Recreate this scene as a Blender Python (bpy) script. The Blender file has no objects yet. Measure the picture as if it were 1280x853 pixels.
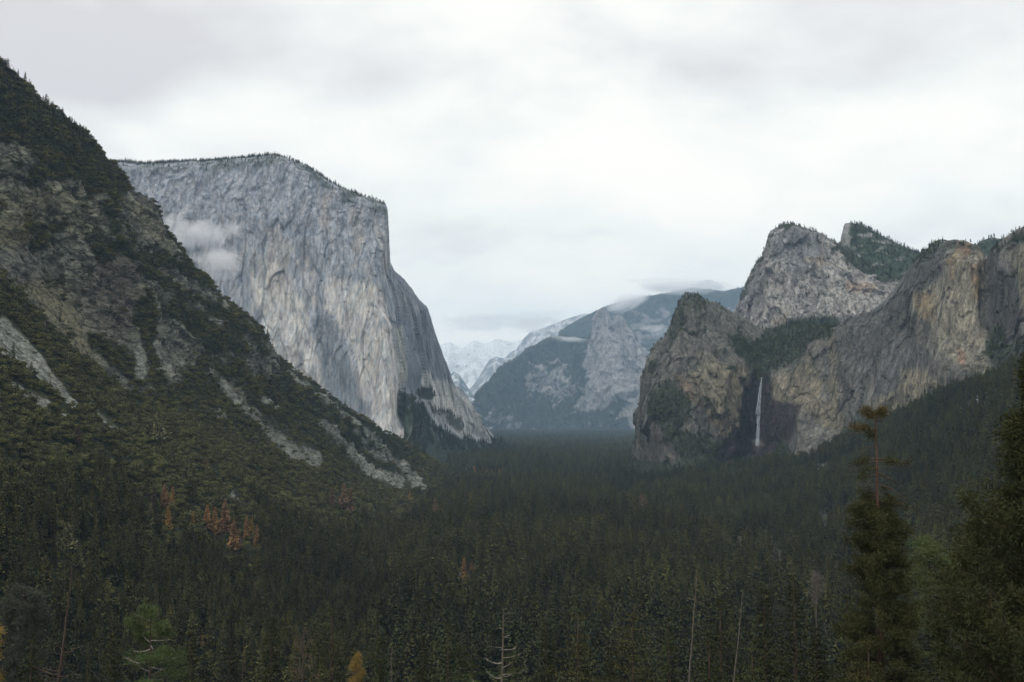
import bpy, math, random
import numpy as np
from mathutils import Vector
random.seed(7)
rng = np.random.default_rng(7)
scene = bpy.context.scene
COL = scene.collection

# ------------------------------------------------------------------ camera, sky, sun, exposure
FPX, W0, H0, PITCH = 1256.0, 1280.0, 853.0, math.atan(94 / 1256.0)
cam_d = bpy.data.cameras.new('camera')
cam_d.sensor_width = 36.0
cam_d.lens = 36.0 * FPX / W0
cam_d.clip_start, cam_d.clip_end = 0.5, 40000
cam = bpy.data.objects.new('camera', cam_d)
COL.objects.link(cam)
cam.rotation_euler = (math.pi / 2 + PITCH, 0, 0)
scene.camera = cam

SUN_EL, SUN_AZ = 52.0, 222.0          # compass bearing of the veiled sun, clockwise from +Y (the view direction)
world = bpy.data.worlds.new('World')
scene.world = world
world.use_nodes = True
wn, wl = world.node_tree.nodes, world.node_tree.links
wn.clear()


def wnode(t, **kw):
    n = wn.new(t)
    for k, v in kw.items():
        setattr(n, k, v)
    return n


def wmath(op, a, b=None, clamp=False):
    n = wn.new('ShaderNodeMath'); n.operation = op; n.use_clamp = clamp
    for i, v in enumerate((a, b)):
        if v is None: continue
        if isinstance(v, (int, float)): n.inputs[i].default_value = v
        else: wl.new(v, n.inputs[i])
    return n.outputs[0]


sky = wnode('ShaderNodeTexSky', sky_type='NISHITA', sun_disc=False)
sky.sun_elevation = math.radians(SUN_EL)
sky.sun_rotation = math.radians(SUN_AZ)
tc = wnode('ShaderNodeTexCoord')
sep = wnode('ShaderNodeSeparateXYZ'); wl.new(tc.outputs['Generated'], sep.inputs[0])
zc = wmath('MAXIMUM', sep.outputs[2], 0.0)
# cloud deck: project the direction on a high layer so that clouds flatten towards the horizon
den = wmath('ADD', zc, 0.42)
cx, cy = wmath('DIVIDE', sep.outputs[0], den), wmath('DIVIDE', sep.outputs[1], den)
comb = wnode('ShaderNodeCombineXYZ'); wl.new(cx, comb.inputs[0]); wl.new(cy, comb.inputs[1])
n1 = wnode('ShaderNodeTexNoise'); n1.inputs['Scale'].default_value = 2.3; n1.inputs['Detail'].default_value = 6
n1.inputs['Roughness'].default_value = 0.46; n1.inputs['Distortion'].default_value = 0.35
mp = wnode('ShaderNodeMapping'); mp.inputs['Location'].default_value = (3.3, 1.7, 0); mp.inputs['Scale'].default_value = (1, 1.25, 1)
wl.new(comb.outputs[0], mp.inputs[0]); wl.new(mp.outputs[0], n1.inputs['Vector'])
n2 = wnode('ShaderNodeTexNoise'); n2.inputs['Scale'].default_value = 6.5; n2.inputs['Detail'].default_value = 4
n2.inputs['Roughness'].default_value = 0.5; wl.new(mp.outputs[0], n2.inputs['Vector'])
nn = wmath('ADD', wmath('MULTIPLY', n1.outputs['Fac'], 0.75), wmath('MULTIPLY', n2.outputs['Fac'], 0.25))


def dirlobe(px, py, width, amt):
    """a thick (amt<0) or thin (amt>0) place in the cloud deck around one compass direction"""
    v = Vector(((px - 640) / FPX, 1.0, 0)); u = (H0 / 2 - py) / FPX
    c, s = math.cos(PITCH), math.sin(PITCH)
    d = Vector((v.x, c - s * u, s + c * u)).normalized()
    dp = wnode('ShaderNodeVectorMath', operation='DISTANCE')
    sc_ = wnode('ShaderNodeVectorMath', operation='MULTIPLY'); wl.new(tc.outputs['Generated'], sc_.inputs[0]); sc_.inputs[1].default_value = (1, 1, 2.2)
    nz = wnode('ShaderNodeVectorMath', operation='NORMALIZE'); wl.new(tc.outputs['Generated'], nz.inputs[0]); wl.new(nz.outputs[0], sc_.inputs[0])
    wl.new(sc_.outputs[0], dp.inputs[0]); dp.inputs[1].default_value = (d.x, d.y, d.z * 2.2)
    g = wmath('DIVIDE', dp.outputs['Value'], width)
    g = wmath('SUBTRACT', 1.0, wmath('MINIMUM', g, 1.0))
    g = wmath('MULTIPLY', wmath('MULTIPLY', g, g), wmath('SUBTRACT', 3.0, wmath('MULTIPLY', g, 2.0)))
    return wmath('MULTIPLY', g, amt)


for a in ((30, 60, 0.34, -0.19), (140, 85, 0.14, -0.12), (560, 150, 0.22, -0.07), (1150, 60, 0.3, -0.05), (300, 150, 0.2, 0.06), (760, 220, 0.32, 0.07), (1150, 200, 0.25, 0.04), (600, 300, 0.3, 0.07), (950, 330, 0.3, 0.05)):
    nn = wmath('ADD', nn, dirlobe(*a))
ramp = wnode('ShaderNodeValToRGB'); wl.new(nn, ramp.inputs[0])
cr = ramp.color_ramp
cr.elements[0].position = 0.30; cr.elements[0].color = (0.62, 0.62, 0.655, 1)
cr.elements[1].position = 0.66; cr.elements[1].color = (0.99, 0.985, 0.95, 1)
e = cr.elements.new(0.43); e.color = (0.76, 0.78, 0.80, 1)
e = cr.elements.new(0.53); e.color = (0.885, 0.91, 0.90, 1)
# an overcast sky is brighter overhead than near the horizon
up = wmath('MULTIPLY', wmath('MAXIMUM', wmath('SUBTRACT', zc, 0.42), 0.0), 3.0)
gain = wmath('ADD', 1.0, wmath('MINIMUM', up, 0.1))
tintn = wnode('ShaderNodeVectorMath', operation='MULTIPLY'); wl.new(ramp.outputs['Color'], tintn.inputs[0]); tintn.inputs[1].default_value = (1.04, 1.0, 0.935)
cm = wnode('ShaderNodeVectorMath', operation='SCALE'); wl.new(tintn.outputs[0], cm.inputs[0]); wl.new(gain, cm.inputs['Scale'])
bg1 = wnode('ShaderNodeBackground'); wl.new(sky.outputs[0], bg1.inputs[0]); bg1.inputs[1].default_value = 0.1
bg2 = wnode('ShaderNodeBackground'); wl.new(cm.outputs[0], bg2.inputs[0]); bg2.inputs[1].default_value = 1.3
mix = wnode('ShaderNodeMixShader'); mix.inputs[0].default_value = 0.94
wl.new(bg1.outputs[0], mix.inputs[1]); wl.new(bg2.outputs[0], mix.inputs[2])
wo = wnode('ShaderNodeOutputWorld'); wl.new(mix.outputs[0], wo.inputs['Surface'])
world.cycles.sampling_method = 'MANUAL'
world.cycles.sample_map_resolution = 512

sl = bpy.data.lights.new('sun', 'SUN')
sl.energy = 1.5
sl.angle = math.radians(12)
sl.color = (1.0, 0.93, 0.82)
sun = bpy.data.objects.new('sun', sl)
COL.objects.link(sun)
az = math.radians(SUN_AZ)
sdir = Vector((math.sin(az) * math.cos(math.radians(SUN_EL)), math.cos(az) * math.cos(math.radians(SUN_EL)), math.sin(math.radians(SUN_EL))))
sun.rotation_euler = sdir.to_track_quat('Z', 'Y').to_euler()

vs = scene.view_settings
vs.view_transform = 'Standard'; vs.look = 'None'; vs.gamma = 1.0; vs.use_curve_mapping = False
vs.exposure = 0.0
scene.render.engine = 'CYCLES'
cy_ = scene.cycles
cy_.use_denoising = True
cy_.denoiser = 'OPENIMAGEDENOISE'
cy_.denoising_input_passes = 'RGB_ALBEDO_NORMAL'
cy_.max_bounces = 6; cy_.diffuse_bounces = 2; cy_.glossy_bounces = 1; cy_.volume_bounces = 4; cy_.transparent_max_bounces = 8
cy_.caustics_reflective = cy_.caustics_refractive = False
cy_.volume_step_rate = 1.0
cy_.volume_max_steps = 128


# ------------------------------------------------------------------ numpy helpers
def _hash(ix, iy, iz, seed):
    h = (ix.astype(np.uint32) * np.uint32(374761393) + iy.astype(np.uint32) * np.uint32(668265263) + iz.astype(np.uint32) * np.uint32(2147483647) + np.uint32(seed * 1013904223 & 0xffffffff))
    h = (h ^ (h >> np.uint32(13))) * np.uint32(1274126177)
    h = (h ^ (h >> np.uint32(16))) * np.uint32(2246822519)
    return h ^ (h >> np.uint32(15))


_G = rng.normal(size=(256, 3)).astype(np.float32); _G /= np.linalg.norm(_G, axis=1)[:, None]


def perlin(p, seed=0):
    p = np.asarray(p, np.float32)
    f0 = np.floor(p); i = f0.astype(np.int64); f = (p - f0).astype(np.float32)
    u = f * f * f * (f * (f * 6 - 15) + 10)
    r = 0
    for dx in (0, 1):
        wx = u[:, 0] if dx else 1 - u[:, 0]
        for dy in (0, 1):
            wy = u[:, 1] if dy else 1 - u[:, 1]
            for dz in (0, 1):
                wz = u[:, 2] if dz else 1 - u[:, 2]
                g = _G[_hash(i[:, 0] + dx, i[:, 1] + dy, i[:, 2] + dz, seed) & np.uint32(255)]
                r = r + wx * wy * wz * (g[:, 0] * (f[:, 0] - dx) + g[:, 1] * (f[:, 1] - dy) + g[:, 2] * (f[:, 2] - dz))
    return r * 1.5


def fbm(p, octaves=4, seed=0, gain=0.5, ridged=False):
    p = np.asarray(p, np.float32); r = 0; a = 1.0; s = 0
    for k in range(octaves):
        n = perlin(p * (2.03 ** k) + 17.3 * k, seed + k)
        if ridged: n = 1 - 2 * np.abs(n)
        r = r + a * n; s += a; a *= gain
    return r / s


def worley(p, seed=0):
    """nearest block of a fractured mass: (gap to the next block, block number 0..1, tilt term, second number)"""
    p = np.asarray(p, np.float32); f0 = np.floor(p); i = f0.astype(np.int64); f = p - f0; n = len(p)
    b1 = np.full(n, 9.0, np.float32); b2 = b1.copy(); hb = np.zeros(n, np.uint32); db = np.zeros((n, 3), np.float32)
    for dx in (-1, 0, 1):
        for dy in (-1, 0, 1):
            for dz in (-1, 0, 1):
                h = _hash(i[:, 0] + dx, i[:, 1] + dy, i[:, 2] + dz, seed)
                o = np.stack([(h & np.uint32(1023)), (h >> np.uint32(10)) & np.uint32(1023), (h >> np.uint32(20)) & np.uint32(1023)], -1).astype(np.float32) / 1023
                d = f - o - np.array([dx, dy, dz], np.float32); q = (d * d).sum(1)
                m1 = q < b1; b2 = np.where(m1, b1, np.minimum(b2, q)); b1 = np.where(m1, q, b1); hb = np.where(m1, h, hb); db = np.where(m1[:, None], d, db)
    g = _G[(hb >> np.uint32(3)) & np.uint32(255)]
    return np.sqrt(b2) - np.sqrt(b1), ((hb >> np.uint32(7)) & np.uint32(1023)).astype(np.float32) / 1023, (g * db).sum(1), ((hb >> np.uint32(17)) & np.uint32(1023)).astype(np.float32) / 1023


def blocks(P, sx, sz, seed, wob=0.35, tilt=0.8):
    """relief of split, tilted blocks in units of 1; also the joint mask and a tone per block"""
    q = P / np.array([sx, sx, sz]); q = q + np.stack([fbm(q * 1.3 + 5 * k, 2, seed + 7 * k) for k in range(3)], -1) * wob
    gap, a, t, b = worley(q, seed)
    return (a - 0.5) + tilt * t, sstep(0.10, 0.0, gap), b - 0.5


def sstep(a, b, x):
    t = np.clip((x - a) / (b - a), 0, 1)
    return t * t * (3 - 2 * t)


def pix_dir(px, py):
    """bearing of the photograph's pixel as (east, north, up) per metre of horizontal distance"""
    a = (np.asarray(px, float) - 640) / FPX; u = (H0 / 2 - np.asarray(py, float)) / FPX
    c, s = math.cos(PITCH), math.sin(PITCH)
    x, y, z = a, c - s * u, s + c * u
    h = np.sqrt(x * x + y * y)
    return x / h, y / h, z / h


def pix(px, py, R):
    x, y, z = pix_dir(px, py)
    return np.stack([x * R, y * R, z * R], -1)


def to_pix(P):
    c, s = math.cos(PITCH), math.sin(PITCH)
    d = P[..., 1] * c + P[..., 2] * s
    d = np.where(np.abs(d) < 1e-6, 1e-6, d)
    return 640 + FPX * P[..., 0] / d, H0 / 2 - FPX * (P[..., 2] * c - P[..., 1] * s) / d, d


def tag(o, label=None, cat=None, group=None, kind=None):
    for k, v in (('label', label), ('category', cat), ('group', group), ('kind', kind)):
        if v: o[k] = v
    return o


def new_mesh(name, V, F, mats=(), smooth=True, uniform=None):
    """F: (n,k) int array or list of such arrays"""
    me = bpy.data.meshes.new(name)
    Fs = F if isinstance(F, list) else [F]
    V = np.ascontiguousarray(V, np.float32)
    me.vertices.add(len(V)); me.vertices.foreach_set('co', V.ravel())
    nl = sum(f.size for f in Fs); nf = sum(len(f) for f in Fs)
    me.loops.add(nl); me.loops.foreach_set('vertex_index', np.concatenate([f.ravel() for f in Fs]).astype(np.int32))
    me.polygons.add(nf)
    st = []; o = 0
    for f in Fs:
        st.append(o + np.arange(len(f)) * f.shape[1]); o += f.size
    me.polygons.foreach_set('loop_start', np.concatenate(st).astype(np.int32))
    me.update(calc_edges=True)
    if smooth: me.polygons.foreach_set('use_smooth', np.ones(nf, bool))
    for m in mats: me.materials.append(m)
    return me


def obj(name, me, parent=None):
    o = bpy.data.objects.new(name, me); COL.objects.link(o)
    if parent: o.parent = parent
    return o


def set_color(me, name, C):
    a = me.color_attributes.new(name, 'FLOAT_COLOR', 'POINT')
    c4 = np.ones((len(C), 4), np.float32); c4[:, :3] = C
    a.data.foreach_set('color', c4.ravel())


# ---- marks drawn on a landform: soft polygons and lines in the survey grid (bearing, height) of the place
def poly_mask(px, py, pts, soft=4.0):
    pts = np.asarray(pts, float); n = len(pts)
    inside = np.zeros(px.shape, bool); d2 = np.full(px.shape, 1e12)
    for i in range(n):
        x1, y1 = pts[i]; x2, y2 = pts[(i + 1) % n]
        c = ((y1 > py) != (y2 > py)) & (px < (x2 - x1) * (py - y1) / ((y2 - y1) + 1e-12) + x1)
        inside ^= c
        dx, dy = x2 - x1, y2 - y1
        t = np.clip(((px - x1) * dx + (py - y1) * dy) / (dx * dx + dy * dy + 1e-9), 0, 1)
        d2 = np.minimum(d2, (px - x1 - t * dx) ** 2 + (py - y1 - t * dy) ** 2)
    d = np.sqrt(d2); d = np.where(inside, -d, d)
    return sstep(soft, -soft, d)


def line_mask(px, py, pts, w0, w1=None, soft=1.5):
    pts = np.asarray(pts, float); w1 = w0 if w1 is None else w1
    m = np.zeros(px.shape); n = len(pts) - 1
    for i in range(n):
        x1, y1 = pts[i]; x2, y2 = pts[i + 1]; dx, dy = x2 - x1, y2 - y1
        t = np.clip(((px - x1) * dx + (py - y1) * dy) / (dx * dx + dy * dy + 1e-9), 0, 1)
        d = np.sqrt((px - x1 - t * dx) ** 2 + (py - y1 - t * dy) ** 2)
        w = w0 + (w1 - w0) * (i + t) / n
        m = np.maximum(m, sstep(w + soft, w - soft, d))
    return m


# ---- lofted landform: crest, ledges and foot are plan curves, each column runs foot -> crest -> far side
class Land:
    pass


def tab(t, xs):
    t = np.asarray(t, float)
    return np.interp(xs, t[:, 0], t[:, 1])


def gsmooth(v, xs, width):
    if width <= 0: return v
    out = np.empty_like(v)
    for i in range(0, len(xs)):
        w = np.exp(-0.5 * ((xs - xs[i]) / width) ** 2); g = np.gradient(xs) + 1e-6
        out[i] = (v * w * g).sum() / (w * g).sum()
    return out


def loft(rows, crest, ncol, nsub, rsmooth=12):
    """rows: list of (kind, table, Rtable); kind 'y' image height, 'z' metres, 'c' the crest outline; nsub: subdivisions per section"""
    crest = np.asarray(crest, float)
    seg = np.hypot(np.diff(crest[:, 0]), 0.55 * np.diff(crest[:, 1])); L = np.concatenate([[0], np.cumsum(seg)])
    s = np.linspace(0, L[-1], ncol)
    xs = np.interp(s, L, crest[:, 0]); yc = np.interp(s, L, crest[:, 1])
    ctrl = []
    for kind, t, rt in rows:
        R = gsmooth(tab(rt, xs), xs, rsmooth)
        if kind == 'c': P = pix(xs, yc + (t or 0), R)
        elif kind == 'y': P = pix(xs, np.maximum(tab(t, xs), yc + 0.5), R)
        else:
            dx, dy, _ = pix_dir(xs, yc); P = np.stack([dx * R, dy * R, tab(t, xs) if not isinstance(t, (int, float)) else np.full(len(xs), float(t))], -1)
        ctrl.append(P)
    out = []
    for k in range(len(ctrl) - 1):
        n = nsub[k]; t = np.linspace(0, 1, n, endpoint=(k == len(ctrl) - 2))[:, None, None]
        out.append(ctrl[k][None] * (1 - t) + ctrl[k + 1][None] * t)
    G = np.concatenate(out, 0)
    # round the breaks a little
    k = sum(nsub[:[i for i, q in enumerate(rows) if q[0] == 'c' and not q[1]][0]]); keep_ = G[k].copy()
    for _ in range(2):
        G[1:-1] = 0.25 * G[:-2] + 0.5 * G[1:-1] + 0.25 * G[2:]
        G[k] = keep_
    L_ = Land(); L_.kc = k; L_.G0 = G; L_.shape = G.shape[:2]
    P = G.reshape(-1, 3); L_.P0 = P
    L_.px, L_.py, _ = to_pix(P)
    L_.row = np.repeat(np.linspace(0, 1, G.shape[0]), G.shape[1])
    return L_


def normals(G):
    du = np.gradient(G, axis=1); dv = np.gradient(G, axis=0)
    n = np.cross(du, dv); l = np.linalg.norm(n, axis=-1, keepdims=True) + 1e-9
    n = n / l
    if (n * -G).sum(-1).mean() < 0: n = -n
    return n


def grid_faces(nr, nc):
    i = np.arange(nr * nc).reshape(nr, nc)
    return np.stack([i[:-1, :-1], i[:-1, 1:], i[1:, 1:], i[1:, :-1]], -1).reshape(-1, 4)


def displace(L_, fn, smooth_n=6):
    N = normals(L_.G0)
    for _ in range(smooth_n):
        N[1:-1] = (N[:-2] + N[1:-1] + N[2:]) / 3; N[:, 1:-1] = (N[:, :-2] + N[:, 1:-1] + N[:, 2:]) / 3
    N /= np.linalg.norm(N, axis=-1, keepdims=True) + 1e-9
    d = fn(L_.P0, L_)
    k = L_.kc * L_.shape[1]; d = d - d[k:k + L_.shape[1]].mean(); rc = L_.row[k]
    d = d * (1 - 0.7 * np.exp(-((L_.row - rc) / 0.035) ** 2))
    L_.G = (L_.P0 + N.reshape(-1, 3) * d[:, None]).reshape(L_.G0.shape)
    L_.disp = d
    L_.P = L_.G.reshape(-1, 3)
    L_.N = normals(L_.G)
    L_.slope = L_.N[..., 2].reshape(-1)
    return L_


def build(name, L_, C, mat, **tags):
    me = new_mesh(name, L_.P, grid_faces(*L_.shape), [mat])
    set_color(me, 'rock_tone', np.clip(C, 0.0, 1))
    if tags.pop('hard', False): me.polygons.foreach_set('use_smooth', np.zeros(len(me.polygons), bool))
    o = obj(name, me); tag(o, **tags); L_.obj = o
    return o


def lerp(C, c, m):
    c = np.asarray(c, float)
    return C * (1 - m[:, None]) + (c if c.ndim == 2 else c[None]) * m[:, None]


# ------------------------------------------------------------------ materials
def mat_base(name):
    m = bpy.data.materials.new(name); m.use_nodes = True
    nt = m.node_tree; b = nt.nodes['Principled BSDF']
    return m, nt, b


def N(nt, t, **kw):
    n = nt.nodes.new(t)
    for k, v in kw.items(): setattr(n, k, v)
    return n


def land_material(name, fine=(0.2, 0.2, 0.06), amp=0.45, bump=1.0, bump_dist=3.0, rough=0.9, fine2=(0.9, 0.9, 0.5), crack=0.3):
    """rock, scree or turf: the mapped tone broken up by grain, streaks and joints in metres"""
    m, nt, b = mat_base(name); L = nt.links
    at = N(nt, 'ShaderNodeAttribute', attribute_name='rock_tone')
    geo = N(nt, 'ShaderNodeNewGeometry')
    m1 = N(nt, 'ShaderNodeMapping'); m1.inputs['Scale'].default_value = fine; L.new(geo.outputs['Position'], m1.inputs[0])
    a = N(nt, 'ShaderNodeTexNoise'); a.inputs['Scale'].default_value = 1; a.inputs['Detail'].default_value = 5; a.inputs['Roughness'].default_value = 0.65; a.inputs['Distortion'].default_value = 0.6
    L.new(m1.outputs[0], a.inputs[0])
    m2 = N(nt, 'ShaderNodeMapping'); m2.inputs['Scale'].default_value = fine2; L.new(geo.outputs['Position'], m2.inputs[0])
    c = N(nt, 'ShaderNodeTexNoise'); c.inputs['Scale'].default_value = 1; c.inputs['Detail'].default_value = 4; c.inputs['Roughness'].default_value = 0.7; L.new(m2.outputs[0], c.inputs[0])
    m3 = N(nt, 'ShaderNodeMapping'); m3.inputs['Scale'].default_value = (fine[0] * 0.35, fine[1] * 0.35, fine[2] * 0.3); L.new(geo.outputs['Position'], m3.inputs[0])
    v = N(nt, 'ShaderNodeTexNoise'); v.inputs['Scale'].default_value = 1; v.inputs['Detail'].default_value = 6; v.inputs['Roughness'].default_value = 0.62; v.inputs['Distortion'].default_value = 0.4; L.new(m3.outputs[0], v.inputs[0])
    vs1 = N(nt, 'ShaderNodeMath', operation='SUBTRACT'); L.new(v.outputs['Fac'], vs1.inputs[0]); vs1.inputs[1].default_value = 0.52
    vs2 = N(nt, 'ShaderNodeMath', operation='ABSOLUTE'); L.new(vs1.outputs[0], vs2.inputs[0])
    vr = N(nt, 'ShaderNodeMapRange'); vr.inputs['From Max'].default_value = 0.022; vr.inputs['To Min'].default_value = 1 - crack; vr.inputs['To Max'].default_value = 1.0; L.new(vs2.outputs[0], vr.inputs[0])
    s = N(nt, 'ShaderNodeMath', operation='ADD'); L.new(a.outputs['Fac'], s.inputs[0]); L.new(c.outputs['Fac'], s.inputs[1])
    mr = N(nt, 'ShaderNodeMapRange'); mr.inputs['From Min'].default_value = 0.7; mr.inputs['From Max'].default_value = 1.3
    mr.inputs['To Min'].default_value = 1 - amp; mr.inputs['To Max'].default_value = 1 + amp; L.new(s.outputs[0], mr.inputs[0])
    mm = N(nt, 'ShaderNodeMath', operation='MULTIPLY'); L.new(mr.outputs[0], mm.inputs[0]); L.new(vr.outputs[0], mm.inputs[1])
    sc = N(nt, 'ShaderNodeVectorMath', operation='SCALE'); L.new(at.outputs['Color'], sc.inputs[0]); L.new(mm.outputs[0], sc.inputs['Scale'])
    L.new(sc.outputs[0], b.inputs['Base Color'])
    h = N(nt, 'ShaderNodeMath', operation='MULTIPLY'); L.new(s.outputs[0], h.inputs[0]); L.new(vr.outputs[0], h.inputs[1])
    bp = N(nt, 'ShaderNodeBump'); bp.inputs['Strength'].default_value = bump; bp.inputs['Distance'].default_value = bump_dist; L.new(h.outputs[0], bp.inputs['Height'])
    L.new(bp.outputs[0], b.inputs['Normal'])
    b.inputs['Roughness'].default_value = rough; b.inputs['Specular IOR Level'].default_value = 0.2
    return m
# ------------------------------------------------------------------ the landforms
FLOOR = -180.0
VERT = np.array


def warp(L_, s, a, seed):
    w1 = fbm(L_.P0 / s, 3, seed) * a; w2 = fbm(L_.P0 / s, 3, seed + 50) * a
    return L_.px + w1, L_.py + w2


def scl(P, *s): return P / np.array(s, float)[None]


m_granite = land_material('pale_granite', fine=(0.07, 0.07, 0.006), fine2=(0.16, 0.16, 0.035), amp=0.42, bump=0.7, bump_dist=4, crack=0.3)
m_dark_rock = land_material('weathered_rock', fine=(0.1, 0.1, 0.025), fine2=(0.3, 0.3, 0.12), amp=0.6, bump=0.9, bump_dist=5, crack=0.35)
m_bedded = land_material('bedded_rock', fine=(0.07, 0.07, 0.17), fine2=(0.3, 0.3, 0.4), amp=0.65, bump=1.0, bump_dist=5, crack=0.5)
m_far = land_material('far_rock', fine=(0.03, 0.03, 0.012), fine2=(0.07, 0.07, 0.05), amp=0.45, bump=1.0, bump_dist=16, crack=0.2)
m_soil = land_material('forest_floor', fine=(0.08, 0.08, 0.08), fine2=(0.6, 0.6, 0.6), amp=0.5, bump=0.6, bump_dist=1.0, crack=0.1)

BR = ('z', FLOOR - 40, None)


def land(rows, crest, ncol, nsub, **k): return loft(rows, crest, ncol, nsub, **k)


# ---------------- valley floor, one sheet from behind the viewpoint to the horizon
def ground_z(x, y):
    R = np.hypot(x, y)
    z = -2.2 - 0.43 * np.maximum(R - 5, 0)
    z = -np.logaddexp(-z / 14, 0) * 14 if False else z
    k = 18.0
    z = np.maximum(z, FLOOR) + k * np.exp(-np.abs(z - FLOOR) / k) * 0.5
    far = np.clip((R - 13000) / 8000, 0, 1)
    return z + 3 * perlin(np.stack([x / 90, y / 90, 0 * x], -1).reshape(-1, 3), 3).reshape(np.shape(x)) * np.clip(R / 300, 0, 1) - 30 * far


th = np.radians(np.concatenate([np.linspace(-180, -34, 40, endpoint=False), np.linspace(-34, 34, 341), np.linspace(34, 180, 41)[1:]]))
rr = np.concatenate([[0.5, 3, 6, 12], np.geomspace(20, 9000, 240), [12000, 16000, 20000, 25000]])
TH, RR = np.meshgrid(th, rr)
gx, gy = np.clip(RR * np.sin(TH), -13900, 13900), np.clip(RR * np.cos(TH), -2900, 25300)
gz = ground_z(gx, gy)
gP = np.stack([gx, gy, gz], -1)
gm = new_mesh('ground', gP.reshape(-1, 3), grid_faces(*TH.shape)[:, ::-1], [m_soil])
Cg = np.tile([0.026, 0.026, 0.016], (TH.size, 1)); nz = fbm(gP.reshape(-1, 3) / 60, 3, 5)
Cg = lerp(Cg, (0.045, 0.045, 0.025), sstep(0.1, 0.5, nz))
set_color(gm, 'rock_tone', Cg)
tag(obj('ground', gm), 'dark wooded valley floor and the slope falling away below the viewpoint', 'ground', kind='structure')

# ---------------- left slope (near ridge)
crestL = [(-420, -260), (-330, -190), (-240, -120), (-160, -60), (-80, 10), (-30, 55), (0, 84), (12, 90), (22, 101), (36, 107), (42, 121), (58, 132), (75, 141), (88, 158), (106, 167), (122, 184), (134, 199), (146, 207), (158, 222), (164, 236), (176, 238), (188, 250), (198, 264), (201, 278), (209, 292), (222, 306), (232, 322), (240, 338), (254, 345), (268, 360), (276, 372), (290, 381), (304, 392), (313, 398), (321, 407), (333, 421), (340, 438), (350, 449), (362, 458), (378, 469), (398, 484), (420, 500), (446, 519), (470, 533), (498, 549), (520, 561), (545, 577), (565, 590), (590, 602), (640, 614)]
rowsL = [
    ('z', [(-420, -230), (640, -230)], [(-420, 430), (0, 430), (400, 560), (500, 620), (640, 900)]),
    ('y', [(-420, 900), (0, 860), (100, 860), (300, 860), (400, 860), (500, 860), (570, 850), (640, 800)], [(-420, 520), (0, 560), (100, 600), (200, 640), (300, 660), (400, 660), (500, 660), (640, 860)]),
    ('y', [(-420, 640), (0, 700), (100, 720), (200, 740), (300, 750), (400, 760), (500, 757), (570, 745), (640, 710)], [(-420, 600), (0, 680), (100, 740), (200, 800), (300, 860), (400, 900), (500, 940), (570, 1000), (640, 1250)]),
    ('y', [(-420, 480), (0, 600), (100, 620), (200, 650), (300, 670), (400, 690), (500, 695), (570, 690), (640, 660)], [(-420, 680), (0, 790), (100, 870), (200, 950), (300, 1060), (400, 1160), (500, 1260), (570, 1350), (640, 1700)]),
    ('y', [(-420, 300), (-200, 380), (0, 450), (100, 500), (200, 560), (300, 600), (400, 630), (500, 650), (570, 650), (640, 632)], [(-420, 860), (0, 1020), (100, 1100), (200, 1160), (300, 1270), (400, 1440), (500, 1720), (570, 1800), (640, 2200)]),
    ('y', [(-420, 120), (-200, 220), (0, 335), (60, 395), (110, 435), (160, 490), (200, 505), (300, 535), (400, 580), (500, 618), (570, 620), (640, 622)], [(-420, 1080), (0, 1270), (100, 1340), (200, 1400), (300, 1510), (400, 1700), (500, 2120), (570, 2300), (640, 2600)]),
    ('y', [(-420, -60), (-200, 60), (0, 260), (100, 330), (200, 400), (250, 430), (300, 465), (400, 535), (500, 588), (570, 605), (640, 618)], [(-420, 1160), (0, 1330), (100, 1430), (200, 1550), (300, 1710), (400, 1960), (500, 2420), (570, 2600), (640, 2800)]),
    ('y', [(-420, -160), (-200, -60), (0, 180), (60, 205), (100, 240), (160, 265), (200, 330), (250, 385), (300, 425), (400, 508), (500, 568), (570, 596), (640, 615)], [(-420, 1210), (0, 1390), (100, 1490), (200, 1640), (300, 1810), (400, 2060), (500, 2520), (570, 2740), (640, 2900)]),
    ('c', 0, [(-420, 1300), (0, 1500), (100, 1600), (200, 1730), (300, 1900), (400, 2150), (500, 2600), (570, 2900), (640, 3000)]),
    ('y', [(-420, -240), (0, 110), (100, 190), (200, 290), (300, 410), (400, 500), (500, 570), (570, 600), (640, 620)], [(-420, 1420), (0, 1650), (100, 1750), (200, 1850), (300, 2020), (400, 2280), (500, 2700), (570, 3000), (640, 3100)]),
    ('z', FLOOR - 40, [(-420, 2300), (0, 2500), (300, 2700), (500, 3100), (640, 3200)]),
]
LS = loft(rowsL, crestL, 900, [6, 40, 50, 70, 90, 90, 90, 50, 8, 10], rsmooth=14)


def dispL(P, L_):
    cliff = sstep(0.55, 0.7, L_.row) * 1.0
    spur = fbm(scl(P, 170, 170, 260), 3, 11, ridged=True) * 26
    mid = fbm(scl(P, 45, 45, 60), 3, 21, ridged=True) * 9
    led = fbm(scl(P, 70, 70, 12), 3, 31) * 5
    fine = fbm(scl(P, 11, 11, 8), 3, 41, ridged=True) * 2.4
    veg = 1 - cliff
    b1, L_.j1, L_.t1 = blocks(P, 34, 20, 35); b2, L_.j2, L_.t2 = blocks(P, 11, 6.5, 36)
    fine = fine * 0.5 + b1 * 9 + b2 * 3.4
    d = spur * (0.35 + 0.65 * cliff) + mid * (0.25 + 0.75 * cliff) + (led + fine) * (0.15 + 0.85 * cliff)
    near = sstep(0.0, 0.35, L_.row)
    return d * (0.2 + 0.8 * near) - 6 * cliff


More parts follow.
